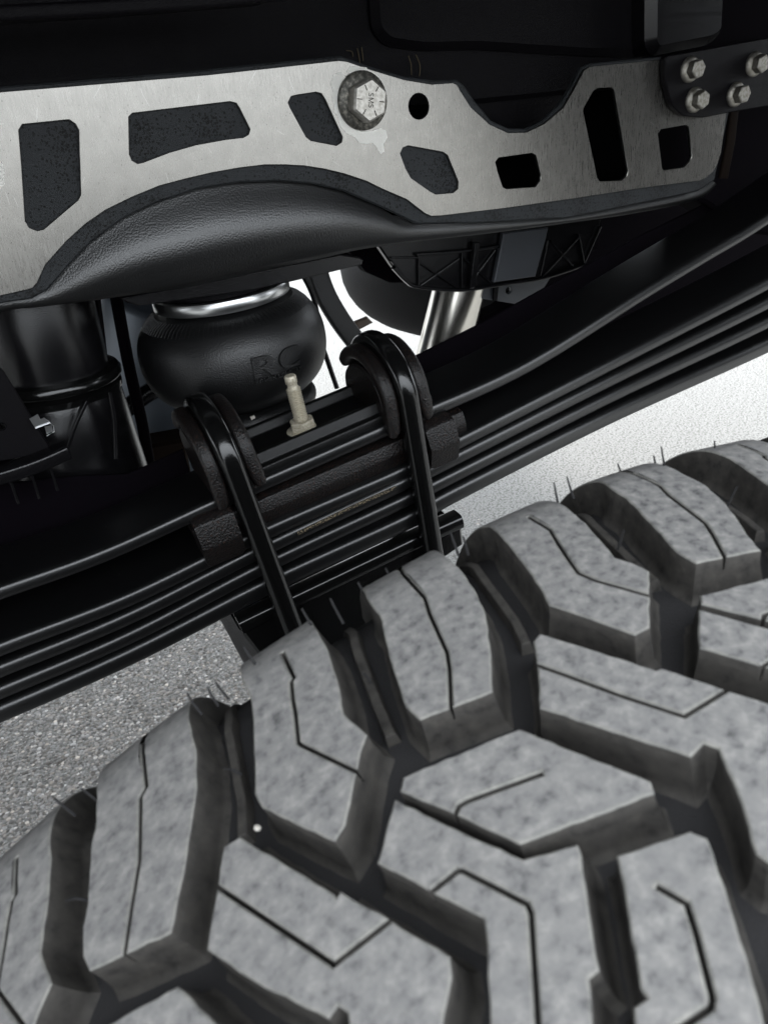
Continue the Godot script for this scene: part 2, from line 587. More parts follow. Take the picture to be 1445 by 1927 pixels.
func turned(p: PackedVector2Array) -> PackedVector2Array:     # the same lug on the other half of the tread
	var o := PackedVector2Array()
	for q in p:
		o.append(Vector2(-q.x - 21.0, 2.0 * MID - q.y))
	return o

func build_tyre() -> void:
	var t := thing("off_road_tyre", "big off-road tyre in front, with dusty grey tread blocks and rubber hairs", "tyre", Vector3(TC.x, TC.y - 0.46, MID * 0.001))
	# one repeat of the pattern, from shoulder to middle
	var kinds := [
		[[-151.5, -222, -153.3, -177.6, -153.3, -171.7, -155.1, -164.8, -158.3, -155.2, -163.4, -140.7, -163.1, -135.3, -157.2, -124.3, -151.6, -114.5, -147.8, -116.3, -140.6, -125.5, -135.9, -131.3, -132.1, -134.8, -134.1, -145.2, -130.6, -156.6, -127.7, -170.1, -124, -222], [[-139.2, -180.9, -140.1, -168, -141.4, -167.1, -143.4, -161.2, -144.9, -155.4, -147.9, -146.2, -147.5, -144.8, -139, -126.8, -137.9, -124.5]]], [[-77, -222, -78.5, -190, -80, -180.7, -80.5, -169.5, -82.7, -158.2, -85.8, -148.8, -92.9, -135.7, -100.3, -124.1, -110.9, -126.8, -119.2, -129.1, -120, -135.2, -116.7, -148.2, -113, -160.2, -109.4, -170.6, -108.9, -179.6, -106, -195, -104, -222], [[-91, -225, -92.3, -191.8, -94.3, -183.9, -95.3, -167.7, -97.9, -160.1, -101.9, -143.9, -104.8, -137.9, -111.3, -126.7, -112.5, -124.5]]], [[-79.1, -132.6, -72.9, -119.7, -66.1, -105.4, -65.7, -104.1, -64.2, -103.9, -61.3, -97.3, -58.1, -90.2, -54.1, -81.9, -51.1, -74.2, -65.9, -60, -80.1, -51, -84.1, -56.1, -84.4, -58.6, -78.3, -67.5, -71.8, -79.3, -73.1, -82.1, -77.8, -81.2, -82.1, -89.1, -88.4, -101.1, -94.5, -112.3, -86.4, -124.1, -82.2, -131.3], [[-87.4, -126.1, -86.6, -124.3, -83.1, -116.5, -77.6, -103.7, -70.8, -90, -57.9, -89.9, -55.4, -89.9], [-63, -76.7, -66.2, -71.5, -70, -64]]], [[-130.7, -117.7, -101.9, -110.5, -94.8, -95.3, -88.4, -81.7, -89.9, -79, -102.7, -82.4, -118.8, -87, -125.8, -101.3, -133.1, -115], [[-127.8, -100.3, -126.1, -101.5, -124.3, -102.8, -121.9, -102.5, -104.9, -97.4]]], [[-135.1, -114, -127.5, -98.2, -120.2, -84.1, -109.6, -79.8, -110.2, -77.9, -115.7, -69.2, -120.6, -61.3, -121.6, -59.2, -124, -59.2, -128.1, -53.5, -131, -49.6, -145.3, -59.4, -142.7, -63.7, -134.4, -77.1, -133.4, -79.3, -136.8, -85.8, -141, -94.2, -145.7, -103.3, -140.4, -108.9], [[-141.2, -90.4, -139.2, -90.4, -132.4, -90.6, -131.5, -89.9, -124.9, -76.4, -125.4, -74.5, -135.8, -58.8, -142, -50.5]]], [[-105, -73.4, -97.6, -71.1, -90.5, -68.9, -89, -65.9, -90.4, -63, -95.7, -54.1, -100, -46.7, -104.1, -40.4, -106.1, -37.7, -109.1, -34, -125.7, -45.1, -122.4, -49.5, -120.8, -51.5, -118, -51.3, -117.9, -53, -110, -65.2], [[-103.3, -64.5, -101.3, -59, -104, -54, -109.4, -45.3, -110.6, -44.5, -115.7, -44.9, -129, -46.8]]],
	]
	# blocks whose edges differ from the repeat
	var own := {
		"-1_1": [[-204, -222, -204.2, -177.2, -206.5, -167, -208.4, -163.7, -212.5, -147.2, -214.9, -142, -216.1, -134.7, -215, -129.9, -205.6, -126.7, -193.5, -122.8, -186.4, -134.4, -180.6, -146.1, -176.5, -154.6, -173, -167, -168.5, -222], [[-187, -225, -187.9, -186.9, -188.3, -175, -189.4, -167.3, -191.8, -165.4, -196.5, -147, -200.9, -137.5, -205.6, -126.7, -206.6, -124.4]]], "1_0": [[-35, -222, -35.3, -177.9, -37.1, -165, -40.5, -152.3, -42.7, -145.1, -40.7, -139.7, -39.9, -133.8, -56.3, -116.3, -61.1, -116.4, -65.6, -128.5, -70.4, -139.9, -67.7, -147.6, -65.5, -156.5, -64.1, -162.9, -62.8, -169.1, -61.4, -176.9, -59, -188, -58, -222], [[-48, -180.5, -47.9, -168.7, -50.4, -162, -53.2, -153.4, -55.4, -145.8, -53.9, -139.9, -47.5, -125.9, -46.4, -123.6]]], "1_1": [[15, -222, 10.5, -179, 9.8, -167.8, 9.4, -159.8, 5.8, -149.9, 1.7, -141.6, -5, -130.7, -8.4, -123.1, -27.4, -128.8, -27.5, -135.9, -25.2, -143.1, -22.1, -152.3, -17.3, -168.5, -17, -175.7, -13.6, -186.8, -12, -222], [[2, -225, 0.8, -192.7, -2.9, -181, -3, -168.4, -5.3, -162.1, -9.4, -142.7, -12.4, -137.2, -19.3, -125.9, -20.6, -123.8]]], "-1_2": [[-175.3, -133, -170.8, -132.4, -163.3, -116.9, -156.8, -103.4, -156.7, -102.7, -155.4, -103.3, -149.2, -91.2, -142.7, -77.6, -144.3, -74.2, -159.2, -60, -173.3, -51, -177.3, -56.1, -165, -79.6, -164.4, -81.6, -165.6, -83.8, -168.2, -83, -178.9, -99, -186.6, -112.8, -180.3, -123.8], [[-180.9, -126.5, -180, -124.8, -163.1, -91.1, -148.9, -90.9, -146.4, -90.9], [-154.2, -79.1, -157.2, -74, -161, -68]]],
	}
	var bars := [[[-116.0, -216.0, -117.2, -185.0, -124.5, -150.0, -126.6, -138.0], 1.5], [[-69.0, -216.0, -70.4, -183.0, -76.3, -150.0, -79.6, -140.0], 1.4]]
	var far := MB.new()
	for rep in range(-15, 16):
		var near := rep >= -2 and rep <= 2
		for k in kinds.size():
			var key := "%d_%d" % [rep, k]
			var ds := rep * PERIOD
			var d = kinds[k]
			if own.has(key):
				d = own[key]
				ds = 0.0
			var poly := pts(d[0], ds)
			var sipes := []
			for s in d[1]:
				sipes.append(pts(s, ds))
			if near:
				var b := MB.new()
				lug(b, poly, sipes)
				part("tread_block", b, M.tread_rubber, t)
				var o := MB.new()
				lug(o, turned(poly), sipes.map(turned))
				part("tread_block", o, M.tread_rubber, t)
			else:
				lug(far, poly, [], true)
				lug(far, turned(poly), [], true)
		if near:
			for bar in bars:
				var line := pts(bar[0], rep * PERIOD)
				var strip: PackedVector2Array = Geometry2D.offset_polyline(line, bar[1], Geometry2D.JOIN_MITER, Geometry2D.END_BUTT)[0]
				for w in [strip, turned(strip)]:
					var b := MB.new()
					b.tint = VOID_SHADE
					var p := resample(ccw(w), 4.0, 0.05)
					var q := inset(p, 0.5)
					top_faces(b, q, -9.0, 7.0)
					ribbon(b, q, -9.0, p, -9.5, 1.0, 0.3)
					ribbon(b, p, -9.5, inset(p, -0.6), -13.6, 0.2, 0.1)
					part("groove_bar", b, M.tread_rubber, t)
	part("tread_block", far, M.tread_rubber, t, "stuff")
	# carcass: groove floor, side walls, beads
	var prof := PackedVector2Array()
	for i in 41:
		var z := lerpf(-188.0, 188.0, i / 40.0)
		prof.append(Vector2((tyre_radius(z + MID) - 13.0 - 6.0 * smoothstep(150.0, 188.0, absf(z))) * 0.001, z * 0.001))
	var wall := smooth2(PackedVector2Array([prof[40], Vector2(0.385, 0.196), Vector2(0.335, 0.2), Vector2(0.285, 0.185), Vector2(0.245, 0.165)]), 5)
	for q in wall:
		prof.append(q)
	for i in wall.size():
		var q := wall[i]
		prof.insert(0, Vector2(q.x, -q.y))
	var c := MB.new()
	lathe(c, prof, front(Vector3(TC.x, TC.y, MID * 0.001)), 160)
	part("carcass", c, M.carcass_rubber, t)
	var rim := MB.new()
	lathe(rim, PackedVector2Array([Vector2(0.252, -0.17), Vector2(0.262, -0.178), Vector2(0.262, -0.165), Vector2(0.235, -0.15), Vector2(0.225, 0.0), Vector2(0.235, 0.15), Vector2(0.262, 0.165), Vector2(0.262, 0.178), Vector2(0.252, 0.17), Vector2(0.2, 0.1), Vector2(0.09, 0.07), Vector2(0.07, 0.09), Vector2(0.0, 0.09)]), front(Vector3(TC.x, TC.y, MID * 0.001)), 64)
	part("wheel_rim", rim, M.glossy_black_paint, t)
	# rubber hairs left by the mould: foot (along, across), height over the tread, length, lean along and across
	for h in [[-35.63, -180.58, 0.00, 7.00, 0.10, -0.20], [-27.22, -183.62, 0.00, 6.00, 0.00, -0.20], [2.63, -192.87, 0.00, 3.00, 0.00, -0.10], [9.82, -178.81, 0.00, 7.00, -0.10, -0.20], [14.13, -187.98, 0.00, 2.20, 0.00, 0.00], [39.28, -183.57, 0.00, 2.50, 0.00, 0.00], [-37.68, -149.18, 0.00, 6.00, 0.10, 0.30], [6.59, -148.47, 0.00, 6.00, 0.15, 0.30], [-127.15, -186.20, 0.00, 6.00, 0.00, -0.10], [-119.08, -178.89, 0.00, 7.50, 0.00, -0.10], [-73.47, -178.06, 0.00, 5.00, 0.00, 0.00], [-75.81, -180.21, 0.00, 6.50, 0.00, -0.10], [-147.82, -184.23, 0.00, 6.50, 0.00, -0.10], [-159.42, -178.68, 0.00, 5.00, 0.00, -0.20], [-162.96, -179.22, 0.00, 5.00, 0.20, -0.20], [-168.52, -181.05, 0.00, 6.00, 0.10, -0.20], [-205.03, -177.66, 0.00, 5.00, 0.00, 0.00], [-213.15, -180.10, 0.00, 7.00, 0.00, -0.10], [-164.98, -150.69, 0.00, 5.00, -0.50, 0.40], [-213.13, -149.37, 0.00, 5.00, -0.60, 0.40], [-123.28, -151.34, 0.00, 4.00, -0.30, 0.40], [-105.91, -196.18, 0.00, 2.50, 0.00, 0.00], [-95.27, -196.24, 0.00, 2.00, 0.00, 0.00]]:
		var b := MB.new()
		var foot := tread(h[0], h[1], h[2])
		var up := tread_normal(h[0], h[1])
		var tip: Vector3 = foot + (up + Vector3(h[4], 0, h[5])).normalized() * h[3] * 0.001
		var bend: Vector3 = foot.lerp(tip, 0.55) + Vector3(h[5], h[4], h[4]) * 0.0008
		sweep(b, smooth3(PackedVector3Array([foot - up * 0.002, bend, tip]), 4), disc(0.00036, 6), Vector3(0.3, 0.2, 0.9).normalized(), PackedFloat32Array([1.3, 1.25, 1.2, 1.1, 1.0, 0.95, 0.9, 0.8, 0.6]))
		part("rubber_hair", b, M.carcass_rubber, t)
	# a pebble wedged in the groove
	var stone := MB.new()
	lathe(stone, smooth2(PackedVector2Array([Vector2(0.0, -0.0006), Vector2(0.0008, -0.0004), Vector2(0.001, 0.0002), Vector2(0.0005, 0.0006), Vector2(0.0, 0.0007)]), 1), look(tread(-167.9, -137.0, -7.0), Vector3(0.3, 1, 0.2)), 6)
	var st := part("pebble", stone, M.white_speck, self)
	tag(st, "tiny white pebble caught in the groove between two shoulder blocks of the tyre", "pebble")

# ------------------------------------------------------------------ scene
func _ready() -> void:
	rng.seed = 20240
	var cam := Camera3D.new()
	cam.name = "camera"
	cam.transform = Transform3D(Basis(Vector3(0.89083, -0.07737, 0.44769), Vector3(0.27807, 0.87212, -0.40259), Vector3(-0.35929, 0.48313, 0.79843)), Vector3.ZERO)
	cam.fov = 67.32
	cam.near = 0.02
	cam.far = 900.0
	var attr := CameraAttributesPhysical.new()
	attr.frustum_focal_length = 18.0
	attr.frustum_focus_distance = 0.6
	attr.exposure_aperture = 15.0
	cam.attributes = attr
	add_child(cam)
	cam.current = true
	var sky_mat := ProceduralSkyMaterial.new()
	sky_mat.sky_top_color = Color(0.95, 0.975, 1.0)
	sky_mat.sky_horizon_color = Color(0.60, 0.615, 0.63)
	sky_mat.sky_curve = 0.3
	sky_mat.sky_energy_multiplier = 1.25
	sky_mat.ground_bottom_color = Color(0.4, 0.39, 0.37)
	sky_mat.ground_horizon_color = Color(0.55, 0.545, 0.53)
	var sky := Sky.new()
	sky.sky_material = sky_mat
	var env := Environment.new()
	env.background_mode = Environment.BG_SKY
	env.sky = sky
	env.tonemap_mode = Environment.TONE_MAPPER_LINEAR
	env.tonemap_exposure = 4.0
	env.sdfgi_enabled = true
	env.ssao_enabled = true
	env.ssil_enabled = true
	var we := WorldEnvironment.new()
	we.name = "daylight"
	we.environment = env
	add_child(we)
	var sun := DirectionalLight3D.new()
	sun.name = "sun"
	sun.light_energy = 0.32
	sun.light_color = Color(1.0, 0.985, 0.965)
	sun.light_angular_distance = 12.0
	sun.shadow_enabled = true
	add_child(sun)
	sun.look_at_from_position(Vector3(0.2, 0.9, -0.24), Vector3.ZERO)
	make_materials()
	build_ground()
	build_truck()
	build_frame()
	build_plate()
	build_bracket()
	build_behind()
	build_air_spring()
	build_springs()
	build_tyre()

func build_ground() -> void:
	var g := MeshInstance3D.new()
	g.name = "ground"
	var pm := PlaneMesh.new()
	pm.size = Vector2(700, 700)
	g.mesh = pm
	g.position = Vector3(0, -1.044, 0)
	g.material_override = M.exposed_concrete
	g.set_meta("kind", "structure")
	g.set_meta("label", "pale exposed-aggregate concrete ground under the truck")
	add_child(g)
	# loose and half-buried pebbles of the exposed aggregate
	var stone := MB.new()
	var r2 := RandomNumberGenerator.new()
	r2.seed = 5
	var pr := PackedVector2Array([Vector2(0, -0.3), Vector2(0.5, -0.2), Vector2(0.52, 0.12), Vector2(0.3, 0.33), Vector2(0, 0.38)])
	lathe(stone, pr, Transform3D(), 7)
	var mm := MultiMesh.new()
	mm.transform_format = MultiMesh.TRANSFORM_3D
	mm.use_colors = true
	mm.mesh = stone.mesh()
	mm.instance_count = 60000
	for i in mm.instance_count:
		var s := 0.0025 + 0.0055 * pow(r2.randf(), 2.2)
		var bs := Basis.from_euler(Vector3(r2.randf_range(-0.3, 0.3), r2.randf() * TAU, r2.randf_range(-0.3, 0.3))).scaled(Vector3(s * r2.randf_range(0.8, 1.4), s * r2.randf_range(0.6, 1.0), s * r2.randf_range(0.8, 1.2)))
		mm.set_instance_transform(i, Transform3D(bs, Vector3(-0.12 + clampf(r2.randfn(), -2.6, 2.6) * 0.42, -1.0445, -1.2 + clampf(r2.randfn(), -2.6, 2.6) * 0.32)))
		var v := r2.randf_range(0.07, 0.3) if r2.randf() > 0.1 else r2.randf_range(0.32, 0.55)
		var w := r2.randf_range(0.04, 0.22)
		mm.set_instance_color(i, Color(v, v * (1.0 - w * 0.5), v * (1.0 - w)))
	var o := MultiMeshInstance3D.new()
	o.name = "gravel"
	o.multimesh = mm
	o.material_override = M.pebble_stone
	o.set_meta("kind", "stuff")
	o.set_meta("category", "gravel")
	o.set_meta("label", "fine grey and tan gravel grains of the concrete left of the tyre")
	add_child(o)

func build_truck() -> void:
	var t := thing("truck_bed", "dark underside and walls of the truck bed over the wheel", "truck bed", Vector3(0, 0.28, -1.0))
	var b := MB.new()
	box(b, Vector3(-2.2, 0.28, -2.098), Vector3(1.58, 0.36, -0.064), 0.01)
	part("bed_floor", b, M.dark_liner, t)
	for z in [-0.062, -2.13]:  # unseen arched bed sides, shaped to shade the plate and wheel well
		b = MB.new()
		var panel := PackedVector2Array([Vector2(-2.2, 0.9), Vector2(-2.2, -0.42), Vector2(-0.56, -0.42)])
		for i in 15:
			var a := PI - PI * i / 14.0
			panel.append(Vector2(0.18 + cos(a) * 0.66, -0.36 + pow(sin(a), 0.8) * 0.6))
		for q in [Vector2(0.92, -0.42), Vector2(1.6, -0.38), Vector2(1.6, 0.9)]:
			panel.append(q)
		sheet(b, panel, [], z, z + 0.03, 0.005)
		part("side_panel", b, M.truck_paint, t)
	b = MB.new()
	box(b, Vector3(-1.6, -0.03, -0.73), Vector3(1.6, 0.278, -0.70), 0.01)
	part("wheel_well_liner", b, M.dark_liner, t)
	b = MB.new()
	sweep(b, smooth3(PackedVector3Array([Vector3(-0.0377, 0.0528, -0.5600), Vector3(0.0414, 0.0529, -0.5600), Vector3(0.1133, 0.0539, -0.5600), Vector3(0.1942, 0.0565, -0.5600), Vector3(0.3623, 0.0677, -0.5600)])), rrect(0.012, 0.008, 0.003), Vector3.FORWARD)
	part("sill_flange", b, M.satin_black_paint, t)
	b = MB.new()
	sweep(b, smooth3(PackedVector3Array([Vector3(-0.0374, 0.0590, -0.5800), Vector3(0.0443, 0.0597, -0.5800), Vector3(0.1185, 0.0610, -0.5800), Vector3(0.2020, 0.0634, -0.5800)])), rrect(0.02, 0.02, 0.006), Vector3.FORWARD)
	part("sill_flange", b, M.satin_black_paint, t)
	# moulded tub and box over the frame
	b = MB.new()
	sheet(b, rounded(p2([324.4, 114.4, 324.3, 40.5, 335.4, 29.3, 370, 23.7, 422.5, 22.1, 478.5, 16.7, 538.4, 10.9, 611.9, 5.5, 614.2, 25.4, 603.9, 114.6]), 0.01), [], -0.695, -0.655, 0.006)
	part("moulded_tub", b, M.satin_black_paint, t)
	b = MB.new()
	sheet(b, rounded(p2([583.8, 110.2, 593.9, 14.3, 602.7, 5.3, 675, 11, 689.6, 19.1, 680.3, 110.3]), 0.012), [], -0.694, -0.63, 0.008)
	part("moulded_box", b, M.plastic_black, t)

func build_frame() -> void:
	var f := thing("frame_rail", "black truck frame rail with an arched lower edge over the air spring", "frame rail", Vector3(0.25, -0.13, -0.66))
	var b := MB.new()
	var lip := [-270.6, -114.7, -105.2, -114.1, -5.6, -114.6, 16, -115, 28.3, -110.7, 47.1, -95.9, 67.2, -82.1, 93.3, -69.4, 120.4, -61.8, 151.8, -56.3, 182.8, -55.8, 215, -58.3, 243.6, -63.6, 270.7, -72.3, 303.4, -88.8, 336.6, -106.9, 399.4, -114.6, 502.2, -123.7, 587.2, -121.9, 666.7, -120, 689.9, -111.5]
	var crown := [698.6, -50.2, 638.7, 4.7, 520.1, 3.8, 509.6, 1.2, 500.9, -12.2, 488, -26.3, 469.2, -37.4, 452, -42.3, 432.8, -40.6, 414.7, -32.8, 399.3, -17.8, 388.2, -4.4, 381.1, 0.3, 358.4, 1.4, 331.8, 5.8, 304.1, 14.1, 278.7, 23, 217.6, 21.7, 157.7, 20, 34.3, 19.3, -56.4, 19.4, -206.4, 19.4]
	var outline := p2(lip)
	outline.append_array(p2(crown))
	var holes := []
	for h in [[353.7, -17, 353, -20, 351.5, -22.6, 349.2, -24.6, 346.4, -25.7, 343.3, -25.9, 340.4, -25.2, 337.8, -23.6, 335.8, -21.3, 334.7, -18.5, 334.4, -15.5, 335.1, -12.6, 336.6, -10.1, 338.8, -8.1, 341.6, -7, 344.6, -6.7, 347.5, -7.4, 350.1, -9, 352.1, -11.2, 353.3, -14], [418.2, -65.9, 421.6, -62.8, 457.6, -62.5, 461.7, -64.7, 468, -82.2, 467.6, -86.7, 462.3, -91.5, 430, -89.5, 426, -87.3, 420.4, -73.4], [513.4, -33.4, 514.5, -30.5, 524, -18.4, 528.7, -16.2, 545.2, -16.5, 547.9, -18.9, 571.8, -90, 570.2, -94.5, 563.9, -97.7, 537.6, -95.6, 534.1, -91.9], [606, -60.5, 609.6, -56.7, 642.4, -55.8, 645.5, -58, 654, -85.1, 652.4, -88.9, 644.6, -94.5, 617.9, -94.5, 615.5, -92.3]]:
		holes.append(inset(ccw(p2(h)), -0.0012))
	sheet(b, outline, holes, -0.6296, -0.6236, 0.0012)
	part("web", b, M.frame_web_black, f)
	# rounded lower channel: from under the lip, out and round to the bottom edge
	var up := smooth3(path_at(lip, -0.631), 6)
	var low := smooth3(path_at([-277.8, -122.1, -109.2, -122.2, -7.3, -122.1, 14.5, -123.3, 33.1, -124.3, 56.1, -125.6, 77.5, -126.2, 104.5, -127.2, 129.4, -128.2, 162.6, -127, 197.6, -125.5, 226.2, -124.4, 255.6, -123.3, 282.4, -122, 311.9, -122.4, 341.3, -123.1, 405.8, -126.7, 510.8, -130.7, 597.9, -132.7, 679.1, -130.1, 703.9, -118.8], -0.634), 6)
	var rows := []
	for v in 15:
		var r := PackedVector3Array()
		var s := v / 14.0
		for i in up.size():
			var d := up[i].distance_to(low[i])
			var q := up[i].lerp(low[i], s)
			q.z += d * 0.2 * sin(PI * pow(s, 1.15))
			r.append(q)
		rows.append(r)
	var under := PackedVector3Array()
	for q in low:
		under.append(q + Vector3(0, -0.002, -0.02))
	rows.append(under)
	var inner := PackedVector3Array()
	for q in low:
		inner.append(q + Vector3(0, 0.004, -0.09))
	rows.append(inner)
	b = MB.new()
	var nn := []
	for v in rows.size():
		var r := PackedVector3Array()
		for i in up.size():
			var dv: Vector3 = rows[mini(v + 1, rows.size() - 1)][i] - rows[maxi(v - 1, 0)][i]
			var du: Vector3 = rows[v][mini(i + 1, up.size() - 1)] - rows[v][maxi(i - 1, 0)]
			r.append(-du.cross(dv).normalized())
		nn.append(r)
	for v in rows.size() - 1:
		for i in up.size() - 1:
			b.quad(rows[v][i], rows[v][i + 1], rows[v + 1][i + 1], rows[v + 1][i], nn[v][i], nn[v][i + 1], nn[v + 1][i + 1], nn[v + 1][i])
	part("lower_channel", b, M.frame_textured_black, f)
	b = MB.new()
	sheet(b, outline, [], -0.73, -0.699, 0.002)
	part("hole_backing", b, M.dark_gap, f)  # near-black wall added so the holes look deep in shade
	# dark end of a cross member in the dip of the rail
	b = MB.new()
	lathe(b, PackedVector2Array([Vector2(0.0, 0.0), Vector2(0.06, -0.002), Vector2(0.071, -0.006), Vector2(0.074, -0.012), Vector2(0.074, -0.027)]), front(Vector3(0.4821, 0.0163, -0.6720)), 48)
	part("cross_tube", b, M.satin_black_paint, f)
	b = MB.new()
	for s in [[Vector3(0.3019, 0.0279, -0.6640), Vector3(0.3066, 0.0269, -0.6640), Vector3(0.3071, 0.0232, -0.6640)], [Vector3(0.3116, 0.0289, -0.6640), Vector3(0.3125, 0.0236, -0.6640), Vector3(0.3129, 0.0183, -0.6640)], [Vector3(0.3155, 0.0295, -0.6640), Vector3(0.3159, 0.0242, -0.6640), Vector3(0.3160, 0.0197, -0.6640)], [Vector3(0.3563, 0.0209, -0.6600), Vector3(0.3584, 0.0146, -0.6600), Vector3(0.3583, 0.0068, -0.6600)], [Vector3(0.3634, 0.0213, -0.6600), Vector3(0.3670, 0.0133, -0.6600), Vector3(0.3660, 0.0055, -0.6600)]]:
		sweep(b, smooth3(PackedVector3Array(s), 4), rrect(0.0012, 0.0006, 0.0002, 2), Vector3.BACK)
	part("paint_marks", b, M.marker_yellow, f)
	b = MB.new()
	box(b, Vector3(-1.55, -0.02, -0.699), Vector3(0.62, 0.12, -0.665), 0.004)
	part("upper_flange", b, M.satin_black_paint, f)

func build_plate() -> void:
	var t := thing("cover_plate", "brushed aluminium cover plate with eight cut-outs along the frame rail", "plate", Vector3(0.3, -0.05, -0.62))
	var b := MB.new()
	var top := p2([-111.4, 15.7, 33.2, 16.2, 92.1, 16.5, 171.6, 17, 224.2, 18.4, 275, 19.9, 281.6, 18.8, 302.2, 11.9, 329.7, 3.5, 355.2, -1.5, 374.8, -1.7, 378.8, -3.5, 381.7, -8, 391.7, -20.9, 410.1, -35.3, 429.2, -43.6, 448.9, -44.9, 468.9, -39.5, 488.8, -28.5, 499.9, -14.8, 509.7, -1, 516.6, 1.4, 603.8, 2.1, 655.4, 3.5, 691.7, -34.7, 690.8, -49.1, 690.2, -85.3, 686.9, -95.8, 682.2, -102.3, 674.1, -107, 664.9, -109, 597.3, -107.1, 498.5, -106.3, 425.8, -105, 358.8, -102.6, 349.2, -101.7, 343, -98.7, 325.7, -85, 303.9, -74.4, 289.9, -66.7, 270.6, -58.9, 254, -53.6, 237.2, -49.5, 221.1, -47, 204.8, -45.3, 184.4, -45.3, 163, -46.3, 142, -48.3, 122.1, -50.8, 101.2, -55.9, 81.2, -62, 64.7, -69.6, 49.3, -79.1, 31, -92.8, 22.5, -103.8, 18.7, -106.9, 14.2, -107.6, -3.9, -108.6, -102.9, -108.8, -150.9, -109.6])
	var holes := []
	for h in [[38, -6.5, 41.3, -3.3, 71.3, -3, 74.8, -5.9, 76.2, -9.9, 66.8, -50.3, 64.1, -53.4, 36.5, -69.3, 32.1, -69.7, 27.5, -67, 26, -62.6, 33.8, -27.1], [110.9, -4.7, 114, -2.6, 185.3, -0.8, 189.9, -2.2, 191.8, -5.5, 197.5, -20, 195.7, -23.5, 191.2, -25.2, 177.2, -25.3, 154.7, -26.7, 134.4, -29.7, 114.2, -34.3, 110.3, -34.6, 106.7, -32.1, 105.9, -27.9], [229.9, -4.9, 233.1, -0.9, 238.8, -0.3, 253.7, 0.4, 257.9, -0.9, 260.9, -5.5, 272.2, -32.4, 270.8, -36, 266, -37.9, 244.9, -32.4, 241.3, -29.5, 231.1, -8.6], [351.6, -16.9, 351, -19.9, 349.5, -22.5, 347.2, -24.4, 344.4, -25.6, 341.4, -25.8, 338.4, -25.1, 335.8, -23.5, 333.9, -21.2, 332.7, -18.4, 332.4, -15.4, 333.1, -12.6, 334.6, -10, 336.9, -8.1, 339.6, -6.9, 342.6, -6.7, 345.5, -7.4, 348.1, -8.9, 350.1, -11.2, 351.3, -13.9], [322.3, -49.3, 325.1, -45.2, 330.2, -44.1, 362.8, -52.1, 367.4, -55, 377.7, -77.1, 377, -82.6, 372, -85.5, 354.4, -84.6, 349.3, -81.9, 331, -68.9, 326.5, -61], [415.8, -65.5, 419.1, -62.4, 454.9, -62.2, 459.1, -64.3, 465.3, -81.8, 464.9, -86.2, 459.6, -91, 427.5, -89, 423.5, -86.8, 417.9, -73], [510.5, -33.2, 511.5, -30.3, 520.9, -18.3, 525.6, -16.1, 542.1, -16.4, 544.8, -18.8, 568.5, -89.4, 567, -94, 560.6, -97.1, 534.5, -95.1, 531, -91.4], [602.5, -60.2, 606.1, -56.4, 638.7, -55.5, 641.8, -57.7, 650.2, -84.6, 648.6, -88.4, 640.9, -93.9, 614.3, -94, 612, -91.8]]:
		holes.append(p2(h))
	sheet(b, top, holes, -0.6232, -0.62, 0.0003)
	part("plate_face", b, M.brushed_aluminium, t)
	# dried white run-off round the bolt and at the left edge
	for r in [[275, 12.5, 269, 10.7, 266.1, 5.3, 267.7, 0.1, 266.2, -4.8, 267.5, -9.3, 266.5, -13.6, 269.6, -18.2, 270.7, -24.3, 275.6, -30, 282.7, -33.7, 286, -37.9, 292.5, -39.2, 298.2, -39, 301.7, -43.3, 304.2, -47.8, 307.7, -46.6, 307.7, -40.7, 311.5, -36.4, 310.5, -30.9, 305.9, -28.9, 298.1, -30.5, 288.7, -30.1, 280.7, -25.9, 275.9, -19.5, 273.1, -11.2, 274.1, -2.5, 276.7, 3.8, 279.8, 7.9], [15.5, -21, 21.4, -23.5, 22.6, -26.3, 22.4, -30.2, 20.4, -34.6, 20.2, -37.6, 17.3, -39.6, 14, -43.9, 9.5, -45.3, 7.9, -38.5, 12.4, -29.1], [280.3, 12.1, 284.3, 16.1, 297.7, 13.9, 298.3, 11, 305.5, 9.1, 309.8, 5.2, 306.8, 2.5, 301.6, 7.2, 292.8, 10.3, 285.4, 9.7]]:
		var s := MB.new()
		sheet(s, p2(r), [], -0.61995, -0.6198, 0.00004)
		part("residue_stain", s, M.dried_residue, t)
	# big bolt
	var o := thing("hex_bolt", "large grey hex bolt with radial marks and dark washer on the plate", "bolt", Vector3(0.2914, -0.0085, -0.6200))
	var at := Vector3(0.2912, -0.0085, -0.6195)
	b = MB.new()
	lathe(b, PackedVector2Array([Vector2(0.009, 0.0035), Vector2(0.0195, 0.0035), Vector2(0.0208, 0.0025), Vector2(0.021, 0.0)]), front(at), 48)
	part("washer", b, M.worn_washer, o)
	b = MB.new()
	sheet(b, rounded(hexa(0.0155, 0.35), 0.0012, 2), [], 0.003, 0.016, 0.0014, Transform3D(Basis(), at))
	part("bolt_head", b, M.bright_bolt, o)
	b = MB.new()
	for k in 6:
		var d := Vector3(cos(0.87 + TAU * k / 6.0), sin(0.87 + TAU * k / 6.0), 0)
		sweep(b, PackedVector3Array([at + d * 0.0075 + Vector3(0, 0, 0.0162), at + d * 0.0115 + Vector3(0, 0, 0.0162)]), rrect(0.0008, 0.0006, 0.0002, 2), Vector3.BACK)
	part("grade_marks", b, M.worn_washer, o)
	var tm := TextMesh.new()
	var fo := SystemFont.new()
	fo.font_names = PackedStringArray(["Droid Sans"])
	tm.font = fo
	tm.text = "SMS"
	tm.font_size = 32
	tm.pixel_size = 0.0055 / 32.0
	tm.depth = 0.0005
	var letters := put("lettering", tm, M.worn_washer, o)
	letters.position += at + Vector3(0.0, 0, 0.0162)
	letters.rotation = Vector3(0, 0, -PI / 2 - 0.1)

